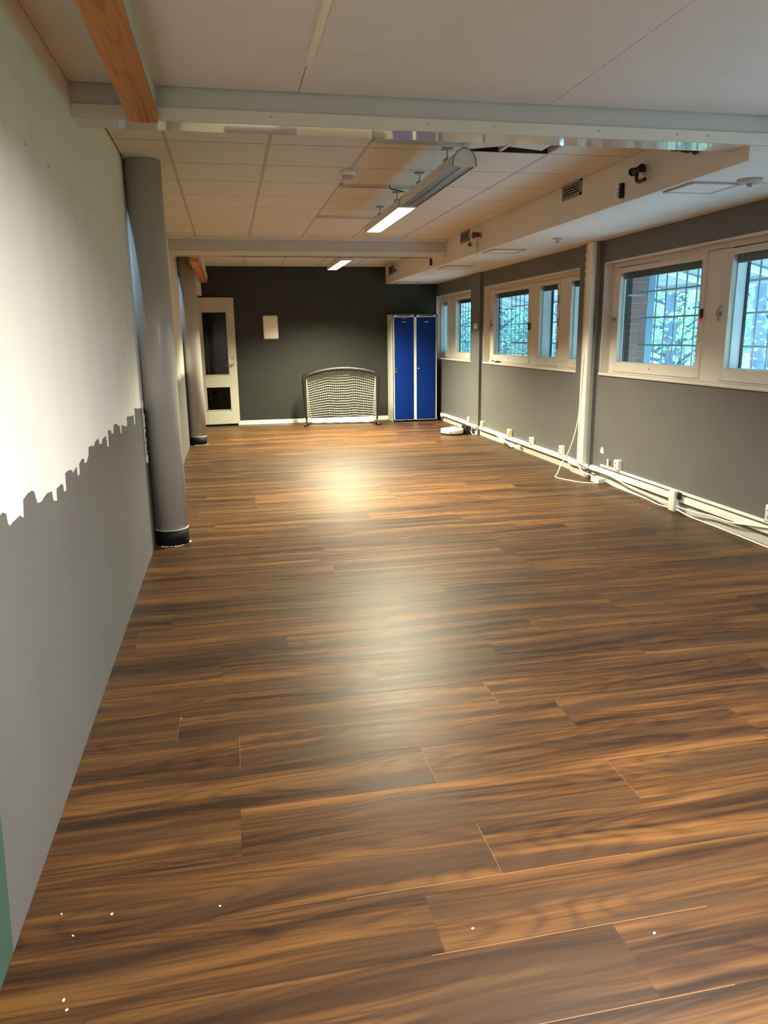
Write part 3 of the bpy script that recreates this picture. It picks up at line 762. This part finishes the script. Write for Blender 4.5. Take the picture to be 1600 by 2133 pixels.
# ------------------------------------------------------------------ ceiling fittings
t = thing('smoke_detector', (.905, 5.62, 2.55), 'round white smoke detector on the tiled ceiling', 'smoke detector')
MB().lathe([(.03, 2.60), (.052, 2.60), (.052, 2.573), (.045, 2.565), (.02, 2.565)], (.905, 5.62, 0), 32).build('base', M['wplast'], t)
MB().lathe([(.02, 2.567), (.043, 2.567), (.040, 2.549), (.03, 2.543), (.01, 2.542)], (.905, 5.62, 0), 32).build('chamber', M['tbar'], t)
for yy, lab in ((4.74, 'slotted air outlet in the tiled ceiling nearest the first beam'), (6.13, 'slotted air outlet in the tiled ceiling beside the middle of the lamps'), (7.67, 'slotted air outlet in the tiled ceiling nearest the second beam')):
    t = thing('air_outlet', (1.21, yy, ZC), lab, 'air outlet', 'slotted ceiling air outlets')
    b = MB(); x0, x1 = .925, 1.50
    for ya, yb in ((-.055, -.043), (.043, .055), (-.006, .006)): b.box(x0, x1, yy+ya, yy+yb, ZC-.012, ZC)
    b.box(x0, x0+.012, yy-.055, yy+.055, ZC-.012, ZC); b.box(x1-.012, x1, yy-.055, yy+.055, ZC-.012, ZC)
    b.build('frame', M['tile'], t); MB().box(x0, x1, yy-.05, yy+.05, ZC-.003, ZC).build('slot', M['gap'], t)

# ------------------------------------------------------------------ soffit fittings
def soffit_grille(y0, y1, z0, z1, label, mslat):
    t = thing('vent_grille', (XS-.01, (y0+y1)/2, z0), label, 'vent', 'vent grilles on the soffit')
    b = MB(); f = .016
    b.box(XS-.014, XS, y0, y0+f, z0, z1); b.box(XS-.014, XS, y1-f, y1, z0, z1); b.box(XS-.014, XS, y0, y1, z0, z0+f); b.box(XS-.014, XS, y0, y1, z1-f, z1)
    b.build('frame', M['grille'], t)
    MB().box(XS-.003, XS, y0+f, y1-f, z0+f, z1-f).build('duct_back', M['ventdark'], t)
    b = MB()
    for i in range(4):
        z = z0+f+(i+.5)*(z1-z0-2*f)/4; T = Matrix.Translation((XS-.008, 0, z)) @ Matrix.Rotation(-.5, 4, 'Y')
        b.box(-.006, .006, y0+f, y1-f, -.003, .003, 0, T)
    b.build('louvers', M[mslat], t)
soffit_grille(5.65, 5.975, 2.485, 2.598, 'grey louvred vent on the soffit face level with the unlit lamp', 'grille')
soffit_grille(8.39, 8.71, 2.475, 2.598, 'grey louvred vent on the soffit face just before the second beam', 'grille')
soffit_grille(12.35, 12.72, 2.44, 2.575, 'dark louvred vent on the soffit face by the end wall', 'copper')
def pipe_tee(y, z, label, red=False):
    t = thing('pipe_stub', (XS-.03, y, z), label, 'pipe', 'cut pipe ends on the soffit')
    m = M['copper'] if red else M['darkmetal']
    b = MB().cyl((XS, y, z), (XS-.075, y, z), .013, n=14); b.cyl((XS-.06, y-.055, z), (XS-.06, y+.06, z), .020, n=16)
    b.cyl((XS-.06, y-.062, z), (XS-.06, y-.05, z), .026, n=16); b.cyl((XS-.06, y+.05, z), (XS-.06, y+.064, z), .026, n=16)
    b.build('pipe', m, t)
    b = MB().tube(spline([(XS-.06, y-.0, z-.015), (XS-.06, y-.002, z-.06), (XS-.055, y-.03, z-.075), (XS-.05, y-.09, z-.07)], 5), [.012]*8+[.012]*8, 8) if not red else MB().lathe([(.004, -.012), (.035, -.012), (.035, .008), (.004, .008)], (XS-.085, y-.02, z), 16, axis='x')
    b.build('valve_lever', m, t)
    MB().lathe([(.01, -.004), (.034, -.004), (.034, 0), (.01, 0)], (XS, y, z), 20, axis='x').build('wall_rose', M['tbar'], t)
pipe_tee(4.74, 2.475, 'grey pipe stub with lever valve on the soffit near the first beam')
pipe_tee(8.02, 2.485, 'brown copper valve on the soffit just before the second beam', True)
pipe_tee(12.18, 2.47, 'brown valve on the soffit beside the last vent', True)
t = thing('conduit_clip', (XS-.02, 8.33, 2.42), 'small dark hook under the second soffit vent', 'hook')
MB().tube(spline([(XS-.002, 8.36, 2.455), (XS-.03, 8.35, 2.43), (XS-.03, 8.31, 2.415), (XS-.012, 8.29, 2.42)], 5), .009, 8).build('hook', M['darkmetal'], t)
t = thing('pipe_drop', (XS-.02, 8.12, ZS), 'short white pipe end hanging on the soffit before the second beam', 'pipe')
MB().cyl((XS-.012, 8.12, ZS-.012), (XS-.012, 8.12, 2.44), .014, n=12).build('pipe', M['soffit'], t)
MB().cyl((XS-.012, 8.12, 2.43), (XS-.012, 8.12, 2.45), .018, n=12).build('collar', M['soffit'], t)
for (yy, zz, lab) in ((5.03, 2.395, 'white control box with a black side on the soffit between vent and pipe'), (10.02, 2.40, 'small black and white control box on the soffit beyond the second beam')):
    t = thing('control_box', (XS-.02, yy, zz-.05), lab, 'control box', 'control boxes on the soffit')
    MB().rbox(XS-.03, XS, yy-.01, yy+.05, zz-.05, zz+.05, .006).build('cover', M['wplast'], t)
    MB().rbox(XS-.033, XS, yy-.034, yy-.008, zz-.045, zz+.052, .005).build('side', M['black'], t, label='black side')
    b = MB()
    for k in range(3): b.rbox(XS-.033, XS-.028, yy+.005, yy+.015, zz-.03+.02*k, zz-.022+.02*k, .0015)
    b.build('button', M['darkmetal'], t)
t = thing('wall_damage', (XS-.001, 4.28, 2.44), 'torn dark hole in the soffit just behind the first beam', 'hole')
b = MB(); rg = random.Random(8)
prof = [(4.10, 2.50), (4.14, 2.465), (4.20, 2.452), (4.23, 2.475), (4.30, 2.485), (4.36, 2.51), (4.44, 2.525), (4.47, 2.56), (4.40, 2.585), (4.20, 2.585), (4.12, 2.55)]
b.prism(prof, 'x', XS-.003, XS+.0005); b.build('opening', M['gap'], t)
b = MB()
for (ya, za), (yb, zb) in zip(prof, prof[1:]+prof[:1]):
    b.tube([(XS-.004, ya, za), (XS-.006, (ya+yb)/2+rg.uniform(-.008, .008), (za+zb)/2), (XS-.004, yb, zb)], [.004, .007, .004], 6)
b.build('torn_edge', M['copper'], t)
hz = ((2.75, 3.08, 4.26, 4.58, 'square access hatch in the soffit underside, closest to the first beam'),
      (2.76, 3.13, 7.75, 8.10, 'access hatch in the soffit underside above the middle window'),
      (2.79, 3.16, 9.63, 10.05, 'access hatch in the soffit underside just beyond the second beam'),
      (2.80, 3.18, 12.40, 12.86, 'access hatch in the soffit underside by the end wall'))
for x0, x1, y0, y1, lab in hz:
    t = thing('access_hatch', ((x0+x1)/2, (y0+y1)/2, ZS-.01), lab, 'hatch', 'access hatches under the soffit')
    b = MB(); f = .022
    b.box(x0, x1, y0, y0+f, ZS-.010, ZS); b.box(x0, x1, y1-f, y1, ZS-.010, ZS); b.box(x0, x0+f, y0, y1, ZS-.010, ZS); b.box(x1-f, x1, y0, y1, ZS-.010, ZS)
    b.build('frame', M['tbar'], t, bevel=.002)
    MB().box(x0+f+.008, x1-f-.004, y0+f+.004, y1-f-.008, ZS-.008, ZS).build('panel', M['soffit'], t)
    MB().box(x0+f, x1-f, y0+f, y1-f, ZS-.002, ZS).build('gap', M['gap'], t)
for xx, yy, rr, lab in ((3.06, 4.17, .07, 'round ceiling boss with loose wire on the soffit underside near the first hatch'), (3.07, 6.86, .045, 'small round boss on the soffit underside above the big near window')):
    t = thing('ceiling_boss', (xx, yy, ZS-.03), lab, 'ceiling fitting', 'round fittings under the soffit')
    MB().lathe([(.01, ZS), (rr, ZS), (rr*.95, ZS-.012), (rr*.5, ZS-.022), (.01, ZS-.024)], (xx, yy, 0), 28).build('cap', M['tbar'], t)
    MB().cyl((xx, yy, ZS-.04), (xx, yy, ZS-.02), .014, n=12).build('stud', M['grille'], t)
    if rr > .05: MB().tube(spline([(xx, yy, ZS-.03), (xx+.06, yy-.04, ZS-.025), (xx+.12, yy-.07, ZS-.03), (xx+.22, yy-.1, ZS-.012)], 6), .005, 6).build('wire', M['cable'], t)

# ------------------------------------------------------------------ vertical trunking on the pilaster
t = thing('cable_trunking', (XR-.07, 7.12, .1), 'tall white cable duct standing on the pilaster between the two near windows', 'cable duct')
MB().rbox(XR-.095, XR-.04, 7.045, 7.135, .136, ZS-.004, .005).build('duct', M['wplast'], t)
MB().rbox(XR-.075, XR-.04, 7.14, 7.215, .136, ZS-.012, .004).build('conduit', M['frame'], t)
for z in (1.98, 2.05, 2.12, 2.20):
    MB().rbox(XR-.079, XR-.04, 7.136, 7.222, z, z+.012, .003).build('clip', M['wplast'], t)
MB().cyl((XR-.097, 7.09, 1.055), (XR-.094, 7.09, 1.055), .006, n=10).build('screw', M['darkmetal'], t)
# skirting duct and its cover along the window wall
b = MB()
for y0, y1 in ((4.0, 6.99), (7.41, 10.55), (10.985, 12.55)): b.box(XR-.012, XR, y0, y1, 0, .075)
b.box(XR-.052, XR-.04, 7.0, 7.40, 0, .075); b.box(XR-.052, XR-.04, 10.56, 10.975, 0, .075); b.box(XR-.012, XR, 3.86, 4.0, 0, .075); b.box(XR-.012, XR, YB, 3.41, 0, .075); b.box(XR-.052, XR-.04, 3.42, 3.85, 0, .075)
b.build('baseboard_right', M['skirt_grey'], label='grey skirting board below the white ducts of the window wall', cat='skirting', kind='structure')
for (y0, y1, off, lab) in ((3.87, 6.985, 0, 'white skirting duct below the big near window'), (7.42, 10.53, 0, 'white skirting duct below the middle window'), (11.0, 12.50, 0, 'white skirting duct below the corner window')):
    t = thing('skirting_duct', (XR-.02, (y0+y1)/2, .085), lab, 'cable duct', 'white skirting ducts')
    MB().rbox(XR-.042, XR, y0, y1, .088, .135, .004).build('duct', M['wplast'], t)
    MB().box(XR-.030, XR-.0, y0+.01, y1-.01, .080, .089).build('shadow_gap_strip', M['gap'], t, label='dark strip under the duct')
for y0, y1, lab in ((7.0, 7.40, 'short white duct piece round the pilaster with the tall duct'), (10.56, 10.975, 'short white duct piece round the pilaster by the robot vacuum')):
    MB().rbox(XR-.085, XR-.04, y0, y1, .088, .135, .004).build('skirting_duct', M['wplast'], label=lab, cat='cable duct', group='white skirting ducts')
MB().rbox(XR-.055, XR, 12.48, 12.56, .07, .135, .006).build('duct_end', M['wplast'], label='white end cap of the duct beside the lockers', cat='duct cap')
MB().rbox(XR-.02, XR, 3.87, 6.80, .150, .172, .005).build('thin_conduit', M['wplast'], label='thin white conduit running above the duct under the big near window', cat='conduit')
def socket(y, z, m, label, h=.085, w=.06):
    t = thing('wall_socket', (XR-.02, y, z), label, 'socket', 'sockets above the skirting duct')
    MB().rbox(XR-.048, XR, y-w/2, y+w/2, z, z+h, .006).build('box', M[m], t)
    MB().rbox(XR-.052, XR-.046, y-w/2+.006, y+w/2-.006, z+.008, z+h-.008, .002).build('plate', M[m], t)
    for k in (0, 1): MB().cyl((XR-.0535, y, z+h*(.3+.4*k)), (XR-.051, y, z+h*(.3+.4*k)), .013, n=14).build('outlet', M['grille'], t)
socket(11.03, .136, 'wplast', 'white socket behind the robot vacuum, last before the lockers')
socket(10.40, .136, 'wplast', 'white socket just past the pilaster by the robot vacuum')
socket(9.30, .136, 'cream', 'beige socket above the loose duct lid', .095, .08)
socket(8.55, .136, 'wplast', 'white socket under the narrow panes of the middle window, between two others')
socket(7.69, .136, 'wplast', 'white socket nearest the tall duct on its far side', .1, .07)
socket(6.44, .172, 'wplast', 'white socket on the thin conduit, just before the pilaster', .10, .075)
socket(4.33, .172, 'wplast', 'white socket at the picture edge under the big window', .12, .08)
t = thing('cable_bracket', (XR-.02, 6.64, .17), 'thin white bracket standing beside the socket near the pilaster', 'bracket')
MB().rbox(XR-.03, XR-.022, 6.625, 6.65, .172, .25, .003).build('upright', M['wplast'], t)
MB().rbox(XR-.03, XR, 6.61, 6.66, .172, .18, .003).build('foot', M['wplast'], t)
b = MB(); T = Matrix.Translation((XR-.065, 9.38, .07)) @ Matrix.Rotation(math.radians(16), 4, 'X') @ Matrix.Rotation(math.radians(10), 4, 'Z')
b.rbox(-.02, .02, -.22, .22, -.003, .003, .002, 0, T)
b.build('plastic_strip', M['wplast'], label='loose white duct lid hanging out below the beige socket', cat='duct lid')
MB().rbox(XR-.055, XR-.035, 8.86, 8.95, .055, .075, .004).build('cable_tag', M['wplast'], label='small white tag under the middle duct', cat='tag')

# power strip, extension box and loose cables
t = thing('power_strip', (XR-.08, 5.41, .012), 'white upright power box leaning on the ducts under the big window', 'power strip')
MB().rbox(XR-.10, XR-.05, 5.37, 5.45, .014, .185, .006).build('housing', M['locker'], t)
MB().rbox(XR-.078, XR-.05, 5.335, 5.369, .12, .175, .006).build('plug', M['black'], t)
t = thing('extension_box', (XR-.06, 6.74, 0), 'small white extension box lying on the floor at the pilaster', 'extension box')
MB().rbox(XR-.105, XR-.02, 6.66, 6.82, 0, .05, .006).build('housing', M['locker'], t)
b = MB()
for k in range(3): b.cyl((XR-.075, 6.70+.045*k, .0495), (XR-.075, 6.70+.045*k, .052), .014, n=14)
b.build('outlet', M['grille'], t)
def cable(pts, r, label): MB().tube(spline(pts, 8), r, 8).build('cable', M['cable'], label=label, cat='cable', group='white cables along the window wall')
X = XR-.07
cable([(XR-.105, 7.10, 1.25), (XR-.105, 7.12, .9), (XR-.11, 7.16, .55), (XR-.13, 7.28, .25), (3.42, 7.33, .09), (3.33, 7.22, .012), (3.255, 7.10, .0055), (3.28, 6.96, .0055), (3.36, 6.78, .0055), (3.44, 6.70, .0055), (3.512, 6.672, .0055)], .0055, 'white cable hanging from the tall duct and looping over the floor')
cable([(XR-.130, 7.08, .20), (XR-.132, 7.05, .12), (XR-.10, 6.98, .06), (XR-.075, 6.88, .05), (XR-.065, 6.82, .035)], .006, 'white cable dropping from the tall duct into the extension box')
cable([(XR-.112, 7.21, .17), (XR-.112, 7.13, .15), (XR-.105, 6.97, .13), (XR-.068, 6.84, .115), (XR-.055, 6.5, .10), (XR-.057, 6.2, .078), (XR-.06, 5.9, .07), (XR-.07, 5.6, .058), (XR-.075, 5.455, .06)], .006, 'white cable sagging along the duct from the pilaster to the power box')
cable([(XR-.03, 6.655, .03), (XR-.03, 6.5, .012), (XR-.028, 6.2, .0065), (XR-.028, 5.9, .0065), (XR-.05, 5.7, .0065), (XR-.07, 5.52, .02), (XR-.075, 5.46, .03)], .006, 'white cable lying along the foot of the skirting up to the power box')
cable([(XR-.075, 5.365, .035), (XR-.062, 5.2, .012), (XR-.05, 5.0, .0065), (XR-.05, 4.8, .0065), (XR-.055, 4.55, .0065), (XR-.06, 4.3, .0065), (XR-.05, 4.0, .0065)], .0065, 'white cable lying on the floor from the power box to the picture edge')
cable([(XR-.078, 5.365, .06), (XR-.06, 5.2, .055), (XR-.052, 4.95, .075), (XR-.052, 4.7, .082), (XR-.055, 4.45, .12), (XR-.052, 4.2, .15), (XR-.05, 3.9, .16)], .006, 'white cable rising from the power box along the duct')

# paint chips and filler crumbs
rg = random.Random(21)
for (xx, yy, nm) in ((-.513, 1.784, 'by the painted wall foot, close to the green paint'), (-.384, 1.755, 'beside the first board joint near the painted wall'), (-.469, 1.70, 'close to the wall corner'), (-.453, 1.506, 'in the picture corner, upper one of two'), (-.441, 1.478, 'in the picture corner, lower one of two'), (-.267, 2.772, 'beside the painted wall further along'), (.517, 1.507, 'in the middle of the nearest boards'), (.953, 1.396, 'on the nearest boards towards the windows'), (-.108, 1.723, 'on the third nearest board'), (3.42, 5.584, 'on the floor near the power box')):
    s = rg.uniform(.0016, .003)
    T = Matrix.Translation((xx, yy, .0)) @ Matrix.Rotation(rg.uniform(0, 3), 4, 'Z')
    MB().rbox(-s*1.5, s*1.5, -s, s, 0, .003, .001, 0, T).build('paint_chip', M['wplast'], label='tiny white paint chip '+nm, cat='paint chip', group='white paint chips on the floor')

# ------------------------------------------------------------------ outside: yard, eave, bars, trees
MB().box(XR+.21, 40, -12, 60, -.35, -.25).build('ground', M['ground'], label='green forest floor outside the windows', cat='ground', kind='structure')
def sp(p, q, s): return Vector(p).lerp(Vector(q), s)
MB().box(3.83, 8.0, -12, 60, -.25, -.20).build('reflector', M['bounce_strip'], label='unseen pale path under the eave outside the windows', cat='reflector', kind='structure')  # pale strip added to throw skylight up onto soffit and ceiling
t = thing('eave', (5.0, 10, 2.0), 'sloping grey board eave with white fascia outside the windows', 'eave', kind='structure')
b = MB()
b.add([(3.82, -8, 2.62), (3.82, 34, 2.62), (6.0, 34, 2.05), (6.0, -8, 2.05), (3.82, -8, 2.70), (3.82, 34, 2.70), (6.0, 34, 2.13), (6.0, -8, 2.13)],
      [(0, 1, 2, 3), (7, 6, 5, 4), (0, 4, 5, 1), (1, 5, 6, 2), (2, 6, 7, 3), (3, 7, 4, 0)])
b.build('soffit_boards', M['eave'], t)
MB().box(5.97, 6.0, -8, 34, 1.985, 2.16).build('fascia', M['fascia'], t)
b = MB()
for yy in [1.2*i-1 for i in range(-4, 28)]:
    b.add([(3.83, yy, 2.60), (3.83, yy+.06, 2.60), (5.96, yy+.06, 2.035), (5.96, yy, 2.035), (3.83, yy, 2.50), (3.83, yy+.06, 2.50), (5.96, yy+.06, 1.99), (5.96, yy, 1.99)],
          [(0, 1, 2, 3), (7, 6, 5, 4), (0, 4, 5, 1), (1, 5, 6, 2), (2, 6, 7, 3), (3, 7, 4, 0)])
b.build('rafters', M['fascia'], t)
for i, (y0, y1) in enumerate(WIN[2:]):
    t = thing('window_grille', (4.05, (y0+y1)/2, 1.0), 'grey security bars outside the '+('big near window', 'middle window', 'corner window')[i], 'security bars', 'security bars outside the windows')
    b = MB(); n = int((y1-y0+.1)/.160)
    for k in range(n+1): b.cyl((4.05, y0-.02+.160*k, 1.0), (4.05, y0-.02+.160*k, 2.25), .007, n=8)
    b.build('bars', M['bars'], t)
    b = MB()
    for z in (1.085, 1.335, 1.594, 1.840, 2.09): b.box(4.035, 4.045, y0-.03, y1+.05, z-.008, z+.008)
    b.build('crossbar', M['bars'], t)
    for yy in (y0+.05, y1-.05): MB().box(3.82, 4.05, yy-.006, yy+.006, 1.80, 1.815).build('bracket', M['bars'], t)
for yy, lab in ((7.58, 'brick pier outside between the near and middle windows'),):
    t = thing('brick_pier', (4.36, yy+.1, -.25), lab, 'pier', kind='structure')
    b = MB(); z = -.25; k = 0
    while z < 2.45:
        b.box(4.27, 4.45, yy, yy+.20, z, z+.062, 0); z += .072
    b.build('bricks', M['brick'], t); MB().box(4.275, 4.445, yy+.005, yy+.195, -.25, 2.45).build('mortar', M['post'], t)
    MB().box(4.50, 4.60, yy+.10, yy+.22, -.25, 2.4).build('post', M['post'], t)

def tree(x, y, h, r, lm, kind, label, crown_r=1.9, zlo=.2, n=2600, sd=1):
    rg = random.Random(sd); t = thing('tree', (x, y, -.25), label, 'tree', 'trees outside the windows')
    pts = []; k = 9; lean = rg.uniform(-.08, .08)
    for i in range(k): pts.append((x+lean*i*.3+rg.uniform(-.05, .05), y+rg.uniform(-.07, .07)+lean*i*.4, -.25+h*i/(k-1)))
    b = MB().tube(spline(pts, 3), [r*(1-.75*i/((k-1)*3)) for i in range((k-1)*3+1)], 10)
    ends = []
    for i in range(14):
        z = rg.uniform(.6, h*.95); f = (z+.25)/h*(k-1); p = Vector(pts[int(min(f, k-2))]).lerp(Vector(pts[int(min(f, k-2))+1]), f-int(min(f, k-2)))
        a = rg.uniform(0, 2*PI); L = rg.uniform(.6, crown_r)
        q = p+Vector((math.cos(a)*L, math.sin(a)*L, rg.uniform(.2, .9)*L))
        m_ = p.lerp(q, .5)+Vector((0, 0, -.08*L)); b.tube([p, m_, q], [r*.32, r*.2, .008], 6); ends += [q, m_]
    b.build('trunk', M['bark'], t)
    b = MB()
    for i in range(n):
        if rg.random() < .55: c = rg.choice(ends)+Vector((rg.gauss(0, .38), rg.gauss(0, .38), rg.gauss(0, .3)))
        else:
            a = rg.uniform(0, 2*PI); q = math.sqrt(rg.random())*crown_r
            c = Vector((x+q*math.cos(a), y+q*math.sin(a), rg.uniform(zlo, h)))
        s = rg.uniform(.03, .075); d1 = Vector((rg.gauss(0, 1), rg.gauss(0, 1), rg.gauss(0, .5))).normalized(); d2 = d1.orthogonal().normalized()
        d2 = (Matrix.Rotation(rg.uniform(0, 6.28), 3, d1) @ d2)
        n3 = d1.cross(d2)*s*.25
        b.add([c-d1*s, c+d2*s*.5+n3, c+d1*s, c-d2*s*.5+n3], [(0, 1, 2, 3)], 0)
    b.build('foliage', M[lm], t)
TR = [(8.2, 10.6, 6.0, .13, 'leaf_a', 1.9), (9.6, 12.0, 7.0, .16, 'leaf_b', 2.1), (8.4, 13.4, 6.5, .15, 'leaf_a', 1.8), (9.3, 14.9, 7.0, .13, 'leaf_c', 2.2), (10.8, 16.8, 7.5, .18, 'leaf_b', 2.2),
      (8.6, 18.6, 6.5, .15, 'leaf_b', 2.0), (9.6, 21.2, 7.0, .17, 'leaf_a', 2.2), (8.8, 24.2, 7.0, .16, 'leaf_b', 2.1), (10.3, 27.5, 7.5, .18, 'leaf_b', 2.4), (9.0, 31.0, 7.5, .17, 'leaf_a', 2.3),
      (12.6, 14.0, 8.0, .2, 'leaf_c', 2.6), (13.2, 19.5, 8.0, .2, 'leaf_b', 2.8), (12.8, 25.0, 8.0, .2, 'leaf_a', 2.8), (13.0, 32.0, 8.5, .2, 'leaf_b', 3.0), (11.8, 37.0, 8.0, .2, 'leaf_b', 3.0)]
TL = ['seen through the near pane edge of the big window', 'behind the middle of the big window pane at the picture edge', 'in front of the double mullion of the big window',
      'yellowish, filling the far pane of the big window', 'with thick trunk behind the far pane of the big window', 'outside the pane hidden by the tall duct', 'behind the narrow pane of the middle window',
      'behind the blind pane of the middle window, slim', 'behind the blind pane of the middle window, tall', 'behind the wide pane of the corner window', 'deep in the wood behind the big window',
      'deep in the wood behind the tall duct', 'deep in the wood behind the narrow middle pane', 'deep in the wood behind the blind', 'deep in the wood behind the corner window']
for i, (x, y, h, r, lm, cr) in enumerate(TR):
    tree(x, y, h, r, lm, i, 'leafy tree '+TL[i], cr, sd=30+i, n=2400 if i < 10 else 1500)

# ------------------------------------------------------------------ sky
w = bpy.data.worlds.new('overcast'); S.world = w; w.use_nodes = True
t = NT(w); t.n.clear()
o = t.new('ShaderNodeOutputWorld'); bg = t.new('ShaderNodeBackground'); bg.inputs['Strength'].default_value = 24.0
tc = t.new('ShaderNodeTexCoord'); sx = t.new('ShaderNodeSeparateXYZ'); t.link(tc.outputs['Generated'], sx.inputs[0])
rp = t.new('ShaderNodeValToRGB'); e = rp.color_ramp.elements
e[0].position = 0; e[0].color = (.016, .042, .050, 1); e[1].position = .5; e[1].color = (.46, .69, .95, 1)
x = e.new(.14); x.color = (.10, .21, .25, 1)
t.link(sx.outputs['Z'], rp.inputs[0]); t.link(rp.outputs[0], bg.inputs['Color']); t.link(bg.outputs[0], o.inputs[0])

# ------------------------------------------------------------------ camera
r_ = Vector((0.9795512075420929, -0.2007465718623374, -0.013425561006791046))
u_ = Vector((0.059108878169303526, 0.22335556997675013, 0.9729431791640905))
f_ = Vector((0.19231633400310566, 0.9538412358699326, -0.23065412294109425))
cd = bpy.data.cameras.new('camera'); cam = bpy.data.objects.new('camera', cd); COL.objects.link(cam)
cd.sensor_fit = 'HORIZONTAL'; cd.sensor_width = 36; cd.lens = 36*1548.88/1600; cd.clip_start = .05; cd.clip_end = 200
m = Matrix(((r_.x, u_.x, -f_.x, 0), (r_.y, u_.y, -f_.y, 0), (r_.z, u_.z, -f_.z, 1.45707), (0, 0, 0, 1)))
cam.matrix_world = m
S.camera = cam

S.view_settings.view_transform = 'Standard'; S.view_settings.look = 'None'; S.view_settings.gamma = 1; S.view_settings.exposure = 0.0
S.view_settings.use_curve_mapping = False
S.cycles.use_denoising = True
S.cycles.adaptive_threshold = .035
S.cycles.max_bounces = 8; S.cycles.diffuse_bounces = 5; S.cycles.glossy_bounces = 4; S.cycles.transparent_max_bounces = 12
S.cycles.sample_clamp_indirect = 6; S.cycles.caustics_reflective = False; S.cycles.caustics_refractive = False
